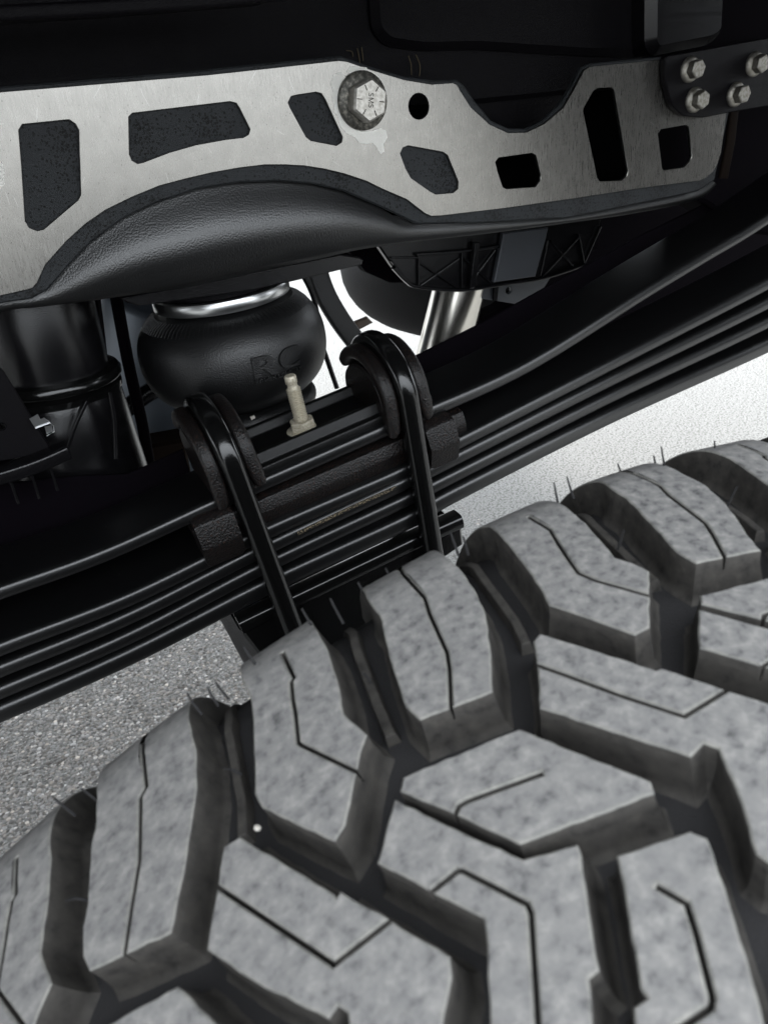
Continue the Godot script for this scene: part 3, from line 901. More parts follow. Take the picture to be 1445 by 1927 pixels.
func flange_bolt(at: Vector3, r: float, turn: float, label: String) -> void:
	var o := thing("flange_bolt", label, "bolt", at, "zinc bolts of the dark bracket")
	var b := MB.new()
	lathe(b, PackedVector2Array([Vector2(r * 0.6, 0.0045), Vector2(r * 0.8, 0.004), Vector2(r * 0.97, 0.002), Vector2(r, 0.0008), Vector2(r, 0.0)]), front(at), 32)
	part("washer", b, M.zinc_bolt, o)
	b = MB.new()
	sheet(b, rounded(hexa(r * 0.74, turn), 0.0008, 2), [], 0.003, 0.0125, 0.001, Transform3D(Basis(), at))
	part("bolt_head", b, M.zinc_bolt, o)

func build_bracket() -> void:
	var t := thing("frame_bracket", "flat black bracket plate overlapping the right end of the brushed plate", "bracket", Vector3(0.6686, -0.0241, -0.6150))
	var b := MB.new()
	sheet(b, rounded(p2([595.7, 4.6, 598.3, -15, 609, -36.8, 623.8, -46.5, 650.5, -50.5, 685.5, -48.8, 781, -46.3, 765, 15, 626.5, 6.3]), 0.004), [], -0.6195, -0.612, 0.001)
	part("bracket_plate", b, M.satin_black_paint, t)
	flange_bolt(Vector3(0.6266, -0.0082, -0.6118), 0.0112, 0.2, "zinc flange bolt at the upper left of the black bracket, above another bolt")
	flange_bolt(Vector3(0.6366, -0.0340, -0.6118), 0.0112, 0.5, "zinc flange bolt at the lower left corner of the black bracket")
	flange_bolt(Vector3(0.6902, -0.0334, -0.6118), 0.0112, 0.1, "zinc flange bolt at the lower right of the black bracket")
	flange_bolt(Vector3(0.7103, -0.0089, -0.6118), 0.0112, 0.4, "zinc flange bolt cut by the right edge of the picture, on the black bracket")

func build_behind() -> void:
	var b := MB.new()
	# dark backing sheet added right of the rail, with a brown edge
	var t := thing("end_backing", "dark backing sheet added behind the right end of the frame rail, with a rusty brown edge", "backdrop", Vector3(0.8359, -0.1100, -0.7000))
	sheet(b, p2([628, 4.9, 736.2, 8.4, 1043.4, 19.4, 1150.5, -259.3, 842.6, -194.1, 750.6, -145.8, 632.7, -114.9]), [], -0.75, -0.69, 0.004)
	part("panel", b, M.dark_liner, t)
	b = MB.new()
	sweep(b, PackedVector3Array([Vector3(0.7450, -0.0501, -0.6600), Vector3(0.7460, -0.0793, -0.6600), Vector3(0.7421, -0.1177, -0.6600)]), rrect(0.005, 0.012, 0.002), Vector3.BACK)
	part("edge_flange", b, M.tan_metal, t)
	# dark backing between rail and leaf spring
	t = thing("spring_backing", "smooth black backing added for the dark between frame rail and leaf spring", "backing_sheet", Vector3(1.1103, -0.3143, -1.1000))
	b = MB.new()
	sheet(b, p2([744, -164.7, 1025.7, -57.7, 2101.8, 236.8, 4103.2, -306.4, 1297.8, -399.1, 808.3, -433.5, 632, -446.3, 585.6, -367.7, 610.2, -308.5, 652.2, -300.6, 709.1, -271.5]), [], -0.99, -0.95, 0.004)
	part("gap_backing", b, M.dark_liner, t)  # dark sheet added to cover bright ground and cut leaf reflections
	# wiring tray with crossed ribs
	t = thing("wiring_tray", "ribbed black plastic tray with crossed ribs hanging below the frame rail", "tray", Vector3(0.5340, -0.1929, -0.8000))
	b = MB.new()
	sheet(b, p2([369.4, -133.6, 397.1, -177.4, 412, -196.4, 428.1, -206.4, 484.6, -219.8, 545.3, -223.2, 606.8, -225.7, 670, -218.7, 687.4, -197.1, 699.8, -157.2]), [], -0.811, -0.80, 0.002)
	part("tray_shell", b, M.plastic_black, t)
	b = MB.new()
	sheet(b, p2([364.5, -147.2, 775, -156.4, 761.5, -224.8, 647.5, -228.6, 466.6, -220.9, 432.9, -215.3, 401.4, -197.1]), [], -0.9, -0.88, 0.002)
	part("tray_backing", b, M.dark_liner, t)  # dark sheet added to cover a bright patch behind the tray
	for r in [[Vector3(0.4294, -0.1777, -0.7990), Vector3(0.4833, -0.2181, -0.7990)], [Vector3(0.4290, -0.2051, -0.7990), Vector3(0.4831, -0.1824, -0.7990)], [Vector3(0.4298, -0.1707, -0.7990), Vector3(0.4275, -0.2067, -0.7990)], [Vector3(0.4870, -0.1734, -0.7990), Vector3(0.4854, -0.2197, -0.7990)], [Vector3(0.4903, -0.1836, -0.7990), Vector3(0.5300, -0.2198, -0.7990)], [Vector3(0.5334, -0.1804, -0.7990), Vector3(0.4907, -0.2187, -0.7990)], [Vector3(0.5060, -0.1715, -0.7990), Vector3(0.5048, -0.2212, -0.7990)], [Vector3(0.6096, -0.1805, -0.7990), Vector3(0.5979, -0.2253, -0.7990)], [Vector3(0.6145, -0.1812, -0.7990), Vector3(0.6523, -0.2198, -0.7990)], [Vector3(0.6571, -0.1836, -0.7990), Vector3(0.6028, -0.2229, -0.7990)], [Vector3(0.6569, -0.1797, -0.7990), Vector3(0.6683, -0.2183, -0.7990)], [Vector3(0.6690, -0.2151, -0.7990), Vector3(0.6918, -0.1750, -0.7990)], [Vector3(0.3953, -0.1677, -0.7990), Vector3(0.4283, -0.1728, -0.7990)], [Vector3(0.4168, -0.1994, -0.7990), Vector3(0.3950, -0.1711, -0.7990)]]:
		b = MB.new()
		sweep(b, PackedVector3Array(r), rrect(0.0022, 0.007, 0.0007, 2), Vector3.BACK.cross((r[1] - r[0]).normalized()))
		part("rib", b, M.plastic_black, t)
	for r in [[Vector3(0.3968, -0.1787, -0.7970), Vector3(0.4118, -0.1959, -0.7970), Vector3(0.4265, -0.2050, -0.7970), Vector3(0.4828, -0.2183, -0.7970), Vector3(0.5433, -0.2217, -0.7970), Vector3(0.6045, -0.2242, -0.7970), Vector3(0.6675, -0.2179, -0.7970)], [Vector3(0.4261, -0.1687, -0.7970), Vector3(0.4843, -0.1740, -0.7970), Vector3(0.5397, -0.1762, -0.7970)]]:
		b = MB.new()
		sweep(b, smooth3(PackedVector3Array(r), 4), rrect(0.008, 0.004, 0.0015), Vector3.FORWARD)
		part("rim", b, M.plastic_black, t)
	b = MB.new()
	sheet(b, p2([541, -161.2, 605.5, -164.1, 602.7, -174.8, 587.9, -219, 527.1, -215.9, 530.2, -204.5]), [], -0.798, -0.79, 0.0012)
	part("clip_panel", b, M.bracket_grey, t)
	b = MB.new()
	sheet(b, rounded(p2([500.6, -165.2, 507.1, -166.2, 504.4, -192.7, 497.9, -217.5, 491.2, -217, 496.3, -191.5]), 0.001, 2), [], -0.795, -0.788, 0.0008)
	part("strap", b, M.plastic_black, t)
	# shock absorber and its bracket
	t = thing("shock_absorber", "shiny silver shock absorber tube slanting down behind the leaf spring", "shock absorber", Vector3(0.5147, -0.2905, -0.8800))
	b = MB.new()
	sweep(b, PackedVector3Array([Vector3(0.5377, -0.2247, -0.8800), Vector3(0.5176, -0.2803, -0.8800), Vector3(0.4710, -0.4093, -0.8800)]), disc(0.0345, 40), Vector3.BACK)
	part("shock_tube", b, M.shock_steel, t)
	b = MB.new()
	var ho := PackedVector2Array()
	for q in disc(0.0045, 16):
		var c := Vector3(0.5894, -0.2463, -0.8500)
		ho.append(q + Vector2(c.x, c.y))
	sheet(b, p2([533.3, -224.6, 668.8, -227.7, 643.5, -257.1, 613.4, -270.2, 571, -256.9, 536, -246.6]), [ho], -0.856, -0.85, 0.001)
	part("shock_bracket", b, M.bracket_grey, t)
	b = MB.new()
	sheet(b, p2([564.4, -230.5, 572.6, -230.6, 569.2, -255.9, 562.6, -254]), [], -0.849, -0.846, 0.0005)
	part("bracket_edge", b, M.satin_black_paint, t)
	# spare wheel slung under the bed
	var hub := Vector3(0.7870, -0.3194, -1.4500) + Vector3(0.262, -0.04, -0.08)
	t = thing("spare_tyre", "dark spare tyre slung under the bed, seen between air spring and shock absorber", "tyre", hub)
	b = MB.new()
	var pr := PackedVector2Array()
	for i in 25:
		var a := -2.4 + 4.8 * i / 24.0
		pr.append(Vector2(0.24 + cos(a) * 0.14, sin(a) * 0.125))
	lathe(b, pr, Transform3D(Basis(), hub), 72)
	part("tyre_casing", b, M.carcass_rubber, t)
	b = MB.new()
	lathe(b, PackedVector2Array([Vector2(0.0, -0.05), Vector2(0.12, -0.05), Vector2(0.16, -0.09), Vector2(0.16, 0.09), Vector2(0.0, 0.09)]), Transform3D(Basis(), hub), 40)
	part("wheel_rim", b, M.satin_black_paint, t)
	# brake hose, strap and little tan bracket between bag and spare
	b = MB.new()
	sweep(b, smooth3(PackedVector3Array([Vector3(0.3248, -0.1568, -0.8600), Vector3(0.3332, -0.2002, -0.8600), Vector3(0.3470, -0.2340, -0.8600), Vector3(0.3685, -0.2710, -0.8600), Vector3(0.4025, -0.3195, -0.8600)])), rrect(0.025, 0.012, 0.004), Vector3(1, 0.3, 0).normalized())
	tag(part("limit_strap", b, M.bag_rubber, self), "black limiting strap hanging between air spring and spare tyre", "strap")
	b = MB.new()
	sweep(b, smooth3(PackedVector3Array([Vector3(0.2993, -0.1676, -0.8400), Vector3(0.3136, -0.2055, -0.8400), Vector3(0.3164, -0.2559, -0.8400), Vector3(0.3206, -0.2775, -0.8400), Vector3(0.3297, -0.3184, -0.8400)])), disc(0.003, 10), Vector3.BACK)
	tag(part("brake_hose", b, M.plastic_black, self), "thin dark brake hose running down beside the air spring", "hose")
	b = MB.new()
	sheet(b, p2([431.2, -289.4, 451.7, -285.7, 460.1, -295.7, 436.6, -302]), [], -1.008, -1.0, 0.002)
	tag(part("tan_bracket", b, M.tan_tab, self), "small tan metal tab below the spare tyre", "bracket")
	# black canister at the left
	var c0 := Vector3(0.0157, -0.1795, -0.7500)
	t = thing("plastic_canister", "glossy black plastic canister with a clamped rim, left of the air spring", "canister", c0)
	b = MB.new()
	lathe(b, PackedVector2Array([Vector2(0.0, 0.06), Vector2(0.044, 0.06), Vector2(0.05, 0.056), Vector2(0.0525, 0.048), Vector2(0.0535, 0.0), Vector2(0.054, -0.04)]), look(c0, Vector3(0.05, 1, 0)), 64)
	part("canister_body", b, M.plastic_black, t)
	b = MB.new()
	lathe(b, PackedVector2Array([Vector2(0.054, -0.022), Vector2(0.062, -0.023), Vector2(0.064, -0.026), Vector2(0.064, -0.03), Vector2(0.062, -0.033), Vector2(0.058, -0.034), Vector2(0.0625, -0.037), Vector2(0.0625, -0.042), Vector2(0.056, -0.045)]), look(c0, Vector3(0.05, 1, 0)), 64)
	part("clamp_rim", b, M.glossy_black_paint, t)
	b = MB.new()
	lathe(b, PackedVector2Array([Vector2(0.056, -0.04), Vector2(0.06, -0.05), Vector2(0.064, -0.1), Vector2(0.068, -0.15), Vector2(0.0, -0.15)]), look(c0, Vector3(0.02, 1, 0)), 64)
	part("lower_shell", b, M.plastic_black, t)
	for r in [[Vector3(0.0363, -0.2134, -0.6750), Vector3(0.0212, -0.2329, -0.6750), Vector3(0.0116, -0.2493, -0.6750)], [Vector3(0.0563, -0.2114, -0.6800), Vector3(0.0539, -0.2380, -0.6800), Vector3(0.0466, -0.2721, -0.6800)]]:
		b = MB.new()
		sweep(b, smooth3(PackedVector3Array(r), 4), rrect(0.003, 0.01, 0.001), Vector3.RIGHT)
		part("fin", b, M.plastic_black, t)
	t = thing("canister_bracket", "flat dark bracket with a silver spring clip at the left edge of the picture", "bracket", Vector3(-0.0224, -0.2184, -0.6650))
	b = MB.new()
	var ring := PackedVector2Array()
	var rc := Vector3(-0.0327, -0.2155, -0.6600)
	for q in disc(0.003, 14):
		ring.append(q + Vector2(rc.x, rc.y))
	sheet(b, p2([-45.6, -141.7, -24.9, -159.3, -18.1, -172.8, -3, -239.9, -4.8, -246.2, -42.3, -243.6, -77.4, -241.2]), [ring], -0.664, -0.66, 0.0008)
	part("bracket_plate", b, M.satin_black_paint, t)
	b = MB.new()
	sweep(b, smooth3(PackedVector3Array([Vector3(-0.0767, -0.2514, -0.6520), Vector3(-0.0450, -0.2516, -0.6520), Vector3(-0.0155, -0.2490, -0.6520), Vector3(0.0103, -0.2440, -0.6520)])), rrect(0.02, 0.012, 0.003), Vector3.FORWARD)
	part("ledge", b, M.plastic_black, t)
	for x in [Vector3(-0.0390, -0.2584, -0.6500), Vector3(-0.0225, -0.2584, -0.6500), Vector3(-0.0070, -0.2555, -0.6500)]:
		b = MB.new()
		box(b, x + Vector3(-0.0012, -0.022, -0.01), x + Vector3(0.0012, 0.0, 0.0), 0.0004)
		part("fin", b, M.plastic_black, t)
	b = MB.new()
	sheet(b, p2([-11.1, -212.4, -4, -210, -3.2, -214.8, -0.2, -214.2, 3.4, -219.3, -8.9, -221.8]), [], -0.6556, -0.655, 0.0001)
	sweep(b, PackedVector3Array([Vector3(-0.0088, -0.2210, -0.6540), Vector3(0.0029, -0.2193, -0.6540), Vector3(0.0050, -0.2222, -0.6540), Vector3(0.0041, -0.2272, -0.6540), Vector3(-0.0024, -0.2293, -0.6540)]), rrect(0.0006, 0.0014, 0.0002, 2), Vector3(1, 1, 0).normalized())
	sheet(b, p2([-1.9, -222.2, 3.6, -222.2, 2.9, -227.7, -2, -228.8]), [], -0.6571, -0.6565, 0.0001)
	part("spring_clip", b, M.polished_ring, t)
	# dark backing added to hide bright ground behind the lower left leaves
	b = MB.new()
	sheet(b, p2([-246.6, -188.1, 61.8, -285.9, 68.6, -304.8, 58.5, -348.9, 12.4, -364.1, -335.8, -397.6]), [], -0.82, -0.72, 0.003)
	tag(part("leaf_backing", b, M.dark_liner, self), "dark backing added below the black canister, hiding bright ground behind the left leaves", "dark backing")
	b = MB.new()
	sheet(b, rounded(p2([-311.4, -91.9, 89.8, -160.3, 82.7, -215.6, 77.6, -250.2, 64.2, -376.8, 35.4, -484.9, -501.6, -503.8]), 0.01), [], -0.89, -0.87, 0.004)
	tag(part("canister_backing", b, M.dark_liner, self), "black backing panel added to keep the gap behind the glossy canister dark", "panel")  # dark sheet added to cover bright ground seen past the canister
	b = MB.new()
	sweep(b, smooth3(PackedVector3Array([Vector3(0.0989, -0.1432, -0.8200), Vector3(0.0964, -0.1796, -0.8200), Vector3(0.0935, -0.2346, -0.8200), Vector3(0.0924, -0.3001, -0.8200), Vector3(0.0880, -0.3632, -0.8200)])), disc(0.0062, 14), Vector3.BACK)
	tag(part("breather_hose", b, M.dark_liner, self), "black breather hose running down between canister and air spring", "hose")
	t = thing("far_frame_rail", "dark frame rail of the far side, hidden in the shade under the bed", "frame rail", Vector3(0, -0.03, -1.6))
	b = MB.new()
	box(b, Vector3(-1.9, -0.17, -1.66), Vector3(1.5, 0.12, -1.58), 0.006)
	part("web", b, M.dark_liner, t)  # unseen far rail, added to block bright sky mirrored in the leaves
	t = thing("dark_screen", "plain black sheets added to keep the gap behind the top leaf dark", "dark screen", Vector3(0.5161, -0.2399, -0.7000))  # dark sheets added for the unlit gap behind the top leaf
	b = MB.new()
	sheet(b, p2([351.2, -255.4, 453.6, -231.6, 537.8, -207.8, 663, -173.3, 778.3, -147.1, 903.9, -93.5, 923.4, -168.2, 788.8, -206.3, 591.2, -247.9, 445.1, -279.9, 359.7, -300.2]), [], -0.704, -0.70, 0.001)
	part("rear_sheet", b, M.dark_liner, t)
	b = MB.new()
	sheet(b, p2([-287.6, -235.8, -49.2, -269.3, 9.1, -278.8, 52.9, -289.5, 70.4, -286.4, 106.4, -279.2, 111.2, -345, 107.9, -361.8, -336.8, -346.4]), [], -0.679, -0.675, 0.001)
	part("front_sheet", b, M.dark_liner, t)
	# grey muffler far behind
	t = thing("muffler", "blue-grey muffler far behind, between canister and air spring", "muffler", Vector3(0.1613, -0.3942, -1.1500))
	b = MB.new()
	lathe(b, smooth2(PackedVector2Array([Vector2(0.0, 0.2), Vector2(0.07, 0.195), Vector2(0.1, 0.17), Vector2(0.112, 0.13), Vector2(0.112, -0.1), Vector2(0.08, -0.15), Vector2(0.0, -0.16)]), 4), look(Vector3(0.1779, -0.3853, -1.1500), Vector3(0.25, 0.9, 0.2)), 48)
	part("muffler_shell", b, M.grey_panel, t)
	b = MB.new()
	sweep(b, smooth3(PackedVector3Array([Vector3(0.0986, -0.3463, -1.0200), Vector3(0.1369, -0.3293, -1.0200), Vector3(0.1706, -0.3222, -1.0200), Vector3(0.2377, -0.3183, -1.0200)])), disc(0.012, 16), Vector3.BACK)
	part("pipe", b, M.plastic_black, t)
	b = MB.new()
	sheet(b, p2([96.4, -401.8, 115.4, -388.6, 161, -391.6, 158.1, -441.5, 90, -429.6]), [], -1.03, -0.98, 0.004)
	tag(part("axle_bracket", b, M.tan_metal, self), "dull brown bracket low between canister and air spring", "bracket")

func build_air_spring() -> void:
	var ax := Vector3(0.1874, -0.2081, -0.7450)
	var o := thing("air_spring", "round black rubber air spring with a shiny ring and raised letters RC", "air spring", ax + Vector3(0, -0.1, 0))
	var up := Vector3(-0.05, 1.0, 0.0)
	var xf := look(ax, up)
	var b := MB.new()
	lathe(b, smooth2(PackedVector2Array([Vector2(0.05, 0.042), Vector2(0.066, 0.038), Vector2(0.08, 0.029), Vector2(0.0895, 0.014), Vector2(0.0925, -0.004), Vector2(0.0905, -0.022), Vector2(0.083, -0.038), Vector2(0.07, -0.05), Vector2(0.06, -0.055), Vector2(0.058, -0.058)]), 5), xf, 96)
	part("rubber_bag", b, M.bag_rubber, o)
	b = MB.new()
	lathe(b, smooth2(PackedVector2Array([Vector2(0.05, -0.054), Vector2(0.066, -0.056), Vector2(0.073, -0.063), Vector2(0.071, -0.071), Vector2(0.06, -0.076), Vector2(0.05, -0.078)]), 4), xf, 72)
	part("lower_lobe", b, M.bag_rubber, o)
	b = MB.new()
	lathe(b, PackedVector2Array([Vector2(0.066, -0.07), Vector2(0.07, -0.075), Vector2(0.07, -0.15), Vector2(0.0, -0.15)]), xf, 48)
	part("base_cup", b, M.satin_black_paint, o)
	b = MB.new()
	lathe(b, PackedVector2Array([Vector2(0.05, 0.0425), Vector2(0.0653, 0.0425), Vector2(0.0657, 0.0429), Vector2(0.0657, 0.0533), Vector2(0.0653, 0.0537), Vector2(0.058, 0.0537), Vector2(0.057, 0.0527), Vector2(0.0, 0.0527)]), xf, 96)
	part("clamp_ring", b, M.polished_ring, o)
	b = MB.new()
	lathe(b, PackedVector2Array([Vector2(0.057, 0.054), Vector2(0.057, 0.058), Vector2(0.05, 0.06), Vector2(0.05, 0.08)]), xf, 64)
	part("neck", b, M.satin_black_paint, o)
	b = MB.new()
	sheet(b, p2([81.5, -133.3, 114.1, -132.9, 278.6, -129, 298.2, -134.8, 301.2, -137.7, 299.1, -141.6, 235.2, -144.9, 195.1, -146.4, 111.8, -143.4, 95.4, -142.2, 86.7, -138.5]), [], -0.82, -0.665, 0.0012)
	part("top_plate", b, M.plastic_black, o)
	# moulded ribs below the ring
	b = MB.new()
	for k in 110:
		var a := TAU * k / 110.0
		var d := Vector3(cos(a), 0, sin(a))
		sweep(b, PackedVector3Array([xf * (d * 0.0672 + Vector3.UP * 0.0374), xf * (d * 0.075 + Vector3.UP * 0.0338), xf * (d * 0.0805 + Vector3.UP * 0.0285)]), rrect(0.0011, 0.0011, 0.0003, 2), xf.basis * Vector3.UP.cross(d).normalized())
	part("moulded_ribs", b, M.bag_rubber, o, "stuff")
	# raised letters, bent round the bag
	var fo := SystemFont.new()
	fo.font_names = PackedStringArray(["Droid Sans"])
	fo.font_weight = 700
	for row in [["RC", 0.026, -0.003, 1.6], ["ROUGH COUNTRY", 0.0056, -0.0155, 1.0]]:
		var tm := TextMesh.new()
		tm.font = fo
		tm.text = row[0]
		tm.font_size = 48
		tm.pixel_size = row[1] / 48.0
		tm.depth = 0.004
		tm.curve_step = 4.0
		var arr := tm.get_mesh_arrays()
		var pv: PackedVector3Array = arr[Mesh.ARRAY_VERTEX]
		var pn: PackedVector3Array = arr[Mesh.ARRAY_NORMAL]
		for i in pv.size():
			var a: float = 1.03 - pv[i].x * row[3] / 0.0915
			var y: float = row[2] + pv[i].y
			var r := 0.0925 - 7.0 * (y + 0.004) * (y + 0.004) + 0.0005 + pv[i].z
			pv[i] = xf * Vector3(cos(a + xf_turn(xf)) * r, y, sin(a + xf_turn(xf)) * r)
			var nr := Vector3(cos(a + xf_turn(xf)), 0, sin(a + xf_turn(xf)))
			pn[i] = xf.basis * (nr * pn[i].z + Vector3.UP * pn[i].y + nr.cross(Vector3.UP) * -pn[i].x).normalized()
		arr[Mesh.ARRAY_VERTEX] = pv
		arr[Mesh.ARRAY_NORMAL] = pn
		var m := ArrayMesh.new()
		m.add_surface_from_arrays(Mesh.PRIMITIVE_TRIANGLES, arr)
		put("lettering", m, M.bag_rubber, o)

func xf_turn(xf: Transform3D) -> float:           # angle of world +z seen in the lathe's own axes, less a quarter turn of the letters
	var d := xf.basis.inverse() * Vector3.BACK
	return atan2(d.z, d.x) - 1.18

func build_springs() -> void:
	var o := thing("leaf_spring", "black leaf spring pack of five leaves rising to the right", "leaf spring", Vector3(0.2, -0.42, -0.6225))
	for d in [
		[[[-151.4, -326.4, -69.1, -322.2, 13.4, -316.1, 107.7, -300, 154, -292.6, 266.1, -274.7, 319, -267.3, 432.2, -247.1, 573.9, -201.7, 649.2, -178.8, 731.4, -153.7, 883.3, -95.3]], 0.0135],
		[[[-170.1, -380, -84, -372, 23.7, -363.5, 146.3, -340.8, 287.2, -321.1, 348, -307.4, 532, -268.9, 747.5, -223.9, 914.5, -184.1]], 0.0145],
		[[[-176.6, -398.7, -89.9, -392, 19.5, -381.4, 146.3, -356.4, 289.2, -333.5, 347.5, -323, 533.5, -286.3, 752.7, -246.3, 923.3, -209]], 0.0145],
		[[[-184.1, -420.3, -96.1, -412.9, 14.9, -401.3, 146, -374.6, 289.6, -352.1, 346.8, -341.4, 535.1, -305.4, 758, -269.5, 932.3, -234.7]], 0.0145],
		[[[-190.9, -439.9, -102.2, -433.4, 10.3, -421, 145.2, -396, 290.3, -375.4, 346.1, -361.9, 536.9, -327.4, 764.4, -297.3, 944.1, -268.1]], 0.019]]:
		var b := MB.new()
		var w := 0.0028 * sin(d[0][0][0])
		var line_ := path_at(d[0][0], -0.6225)
		for q in 3:      # towards the front eye the leaves curve up again
			line_.insert(0, line_[0] + Vector3(-0.14, 0.008 + 0.012 * q, 0))
		sweep(b, smooth3(line_, 8), rrect(0.075 + w, d[1], 0.0075, 5), Vector3.FORWARD)
		part("leaf", b, M.spring_black, o)
	# cast lift block between top leaf and pack, with a lug at either end
	var line := path_at([88.4, -332, 148.2, -321.5, 283.7, -301.6, 360.5, -288.9], -0.583)
	var blk := MB.new()
	sweep(blk, smooth3(line, 4), rounded(PackedVector2Array([Vector2(0.0075, 0), Vector2(0.0105, 0.0115), Vector2(0.02, 0.0148), Vector2(0.07, 0.0148), Vector2(0.07, -0.013), Vector2(0.0095, -0.013)]), 0.0012, 2), Vector3.FORWARD)
	part("lift_block", blk, M.cast_iron_black, o)
	for e in [[Vector3(0.0875, -0.3274, -0.5830), Vector3(0.1222, -0.3231, -0.5830)], [Vector3(0.3105, -0.2976, -0.5830), Vector3(0.3408, -0.2931, -0.5830)]]:
		var b := MB.new()
		sweep(b, PackedVector3Array([e[0], e[0].lerp(e[1], 0.12), e[0].lerp(e[1], 0.9), e[1]]), rounded(PackedVector2Array([Vector2(-0.0135, -0.002), Vector2(-0.0085, 0.0195), Vector2(0.0, 0.0245), Vector2(0.03, 0.0245), Vector2(0.03, -0.025), Vector2(-0.004, -0.025)]), 0.0014, 2), Vector3.FORWARD, PackedFloat32Array([0.9, 1.0, 1.0, 0.93]))
		part("block_lug", b, M.cast_iron_black, o)
	# bare wear line on the second leaf
	var wear := MB.new()
	sweep(wear, smooth3(PackedVector3Array([Vector3(0.1755, -0.3482, -0.5845), Vector3(0.2243, -0.3393, -0.5845), Vector3(0.2776, -0.3316, -0.5845)])), rrect(0.0022, 0.003, 0.0008, 2), Vector3.FORWARD)
	part("worn_edge", wear, M.worn_steel_edge, o)
	# saddle on top of the pack
	var s := thing("spring_saddle", "cast black saddle clamping the top of the leaf pack, with raised rails and seats", "saddle", Vector3(0.2172, -0.2832, -0.6275))
	var b := MB.new()
	sweep(b, PackedVector3Array([Vector3(0.112, -0.2745, -0.6275), Vector3(0.16, -0.267, -0.6275), Vector3(0.27, -0.2495, -0.6275), Vector3(0.322, -0.2413, -0.6275)]), rounded(PackedVector2Array([Vector2(-0.0375, -0.018), Vector2(0.0375, -0.018), Vector2(0.037, -0.008), Vector2(0.0315, 0), Vector2(0.0265, 0), Vector2(0.0225, -0.0085), Vector2(-0.0215, -0.0085), Vector2(-0.0245, 0), Vector2(-0.0295, 0), Vector2(-0.0315, -0.0095), Vector2(-0.037, -0.0105)]), 0.0014, 2), Vector3.FORWARD)
	part("rails", b, M.saddle_black, s)
	var groups := "black U-bolts round the spring pack"
	for u in [[[Vector3(0.1598, -0.4785, -0.5770), Vector3(0.1270, -0.2649, -0.5770)], "left black U-bolt, whose bend sits beside the rusty-edged cast seat"], [[Vector3(0.3123, -0.4416, -0.5770), Vector3(0.2924, -0.2439, -0.5770)], "right black U-bolt, next to the shock absorber tube"]]:
		var foot: Vector3 = u[0][0]
		var knee: Vector3 = u[0][1]
		var e2 := (knee - foot).normalized()
		var e1 := e2.cross(Vector3.BACK).normalized()
		var cz := -0.049
		var arc := PackedVector3Array()
		for i in 25:
			var a := PI * i / 24.0
			arc.append(knee + e2 * sin(a) * 0.041 + Vector3(0, 0, cz + cos(a) * -cz))
		var path := PackedVector3Array([foot, foot.lerp(knee, 0.33), foot.lerp(knee, 0.66), foot.lerp(knee, 0.9)])
		path.append_array(arc)
		path.append(knee + Vector3(0, 0, 2.0 * cz) - e2 * 0.06)
		path.append(foot + Vector3(0, 0, 2.0 * cz))
		var ub := thing("u_bolt", u[1], "U-bolt", foot, groups)
		b = MB.new()
		sweep(b, path, rrect(0.0195, 0.0185, 0.0082, 5), e1)
		part("rod", b, M.glossy_black_paint, ub)
		# seat under the bend and its two raised lips
		b = MB.new()
		var dome := PackedVector2Array()
		for i in 21:
			var a := PI * i / 20.0
			dome.append(Vector2(cos(a) * 0.041, sin(a) * 0.029 - 0.004))
		dome.append(Vector2(-0.041, -0.03))
		dome.append(Vector2(0.041, -0.03))
		sheet(b, dome, [], -0.022, 0.022, 0.002, Transform3D(Basis(Vector3.BACK, e2, -e1), knee + Vector3(0, 0, cz)))
		part("seat", b, M.cast_iron_black, s)
		for side in [-1.0, 1.0]:
			b = MB.new()
			var lp := PackedVector3Array()
			var sc := PackedFloat32Array()
			var drop := 0.032 if side < 0.0 else 0.026
			lp.append(knee + e1 * side * 0.0195 - e2 * drop + Vector3(0, 0, -0.004)); sc.append(0.55)
			lp.append(knee + e1 * side * 0.0178 - e2 * drop * 0.85 + Vector3(0, 0, -0.003)); sc.append(0.85)
			lp.append(knee + e1 * side * 0.017 - e2 * drop * 0.4 + Vector3(0, 0, -0.003)); sc.append(1.0)
			for i in 19:
				var a := PI * i / 22.0
				lp.append(knee + e1 * side * 0.0162 + e2 * (sin(a) * 0.037 - 0.001) + Vector3(0, 0, cz - 0.001 + cos(a) * -(cz + 0.003)))
				sc.append(1.0)
			sweep(b, lp, rrect(0.0135, 0.0125, 0.005, 4), e1, sc)
			part("seat_lip", b, M.cast_iron_black, s)
	# centre stud with nut
	var st := thing("centre_stud", "threaded yellowish stud with its nut standing on the spring saddle", "stud", Vector3(0.2098, -0.2693, -0.6270))
	var base := Vector3(0.2095, -0.2714, -0.6270)
	var ax := (Vector3(0.2030, -0.2159, -0.6270) - base)
	var l := ax.length()
	var xf := look(base, ax)
	b = MB.new()
	sheet(b, rounded(PackedVector2Array([Vector2(-0.017, -0.012), Vector2(0.012, -0.015), Vector2(0.018, 0.004), Vector2(0.009, 0.016), Vector2(-0.013, 0.014)]), 0.004, 3), [], -0.004, 0.0014, 0.0004, xf * Transform3D(Basis(Vector3.RIGHT, Vector3.FORWARD, Vector3.UP), Vector3.ZERO))
	part("sealer_spot", b, M.sealer_green, st)
	b = MB.new()
	sheet(b, rounded(hexa(0.0122, 0.3), 0.001, 2), [], 0.0011, 0.0125, 0.001, xf * Transform3D(Basis(Vector3.RIGHT, Vector3.FORWARD, Vector3.UP), Vector3.ZERO))
	part("nut", b, M.yellow_zinc, st)
	b = MB.new()
	lathe(b, PackedVector2Array([Vector2(0.0165, -0.004), Vector2(0.0168, 0.0025), Vector2(0.0155, 0.0035), Vector2(0.01, 0.0045)]), xf, 28)
	part("washer", b, M.yellow_zinc, st)
	b = MB.new()
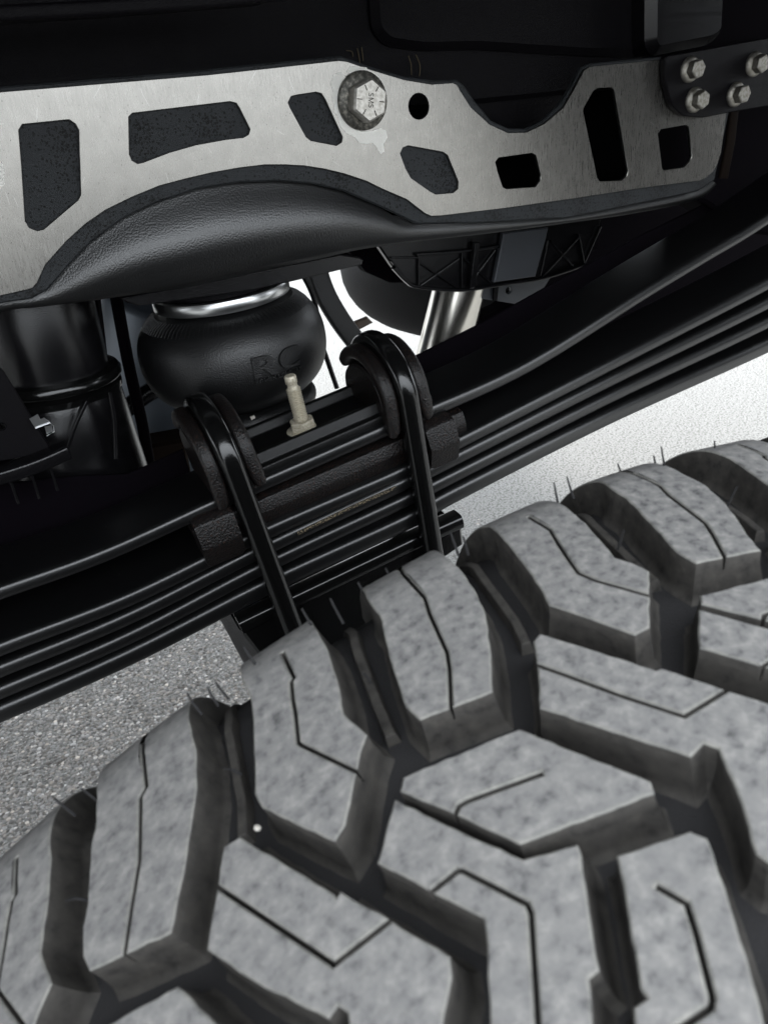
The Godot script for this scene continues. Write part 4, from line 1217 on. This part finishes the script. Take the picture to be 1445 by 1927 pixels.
	var pr := PackedVector2Array()
	var y := 0.012
	while y < l - 0.012:
		pr.append(Vector2(0.0047, y))
		pr.append(Vector2(0.0067, y + 0.0011))
		y += 0.0023
	for q in [Vector2(0.0052, l - 0.0115), Vector2(0.0047, l - 0.01), Vector2(0.0047, l - 0.008), Vector2(0.0056, l - 0.007), Vector2(0.0054, l - 0.001), Vector2(0.0046, l), Vector2(0.0, l)]:
		pr.append(q)
	lathe(b, pr, xf, 24)
	part("threaded_rod", b, M.yellow_zinc, st)
	b = MB.new()
	sheet(b, p2([168.5, -255.5, 172.7, -255, 172.8, -257.6, 170.7, -257.7, 169.5, -258.9]), [], -0.656, -0.653, 0.0003)
	tag(part("paint_chip", b, M.white_speck, self), "tiny white chip on the back rail of the saddle, left of the stud", "chip")
	# perch under the pack
	o = thing("axle_perch", "glossy black perch with a rounded front edge under the leaf pack, above the axle", "perch", Vector3(0.2105, -0.4332, -0.5900))
	b = MB.new()
	sweep(b, PackedVector3Array([Vector3(0.1085, -0.4309, -0.5970), Vector3(0.1644, -0.4221, -0.5970), Vector3(0.2937, -0.4028, -0.5970), Vector3(0.3516, -0.3956, -0.5970)]), rrect(0.022, 0.017, 0.0075, 5), Vector3.FORWARD)
	part("front_edge", b, M.glossy_black_paint, o)
	b = MB.new()
	sheet(b, p2([107.9, -436.4, 164.5, -429, 294.8, -409.7, 353.1, -403.9, 355, -426.5, 298.5, -446.2, 240.8, -534.2, 133.9, -521.2, 120, -468.6]), [], -0.66, -0.592, 0.003)
	part("perch_body", b, M.glossy_black_paint, o)
	o = thing("rear_axle", "black axle tube below the spring perch, mostly hidden by the tyre", "axle", Vector3(TC.x, TC.y, -1.0))
	b = MB.new()
	lathe(b, PackedVector2Array([Vector2(0.0, 0.05), Vector2(0.06, 0.05), Vector2(0.05, -0.05), Vector2(0.05, -0.6), Vector2(0.045, -0.95), Vector2(0.0, -0.95)]), front(Vector3(TC.x, TC.y, -0.32)), 40)
	part("axle_tube", b, M.satin_black_paint, o)
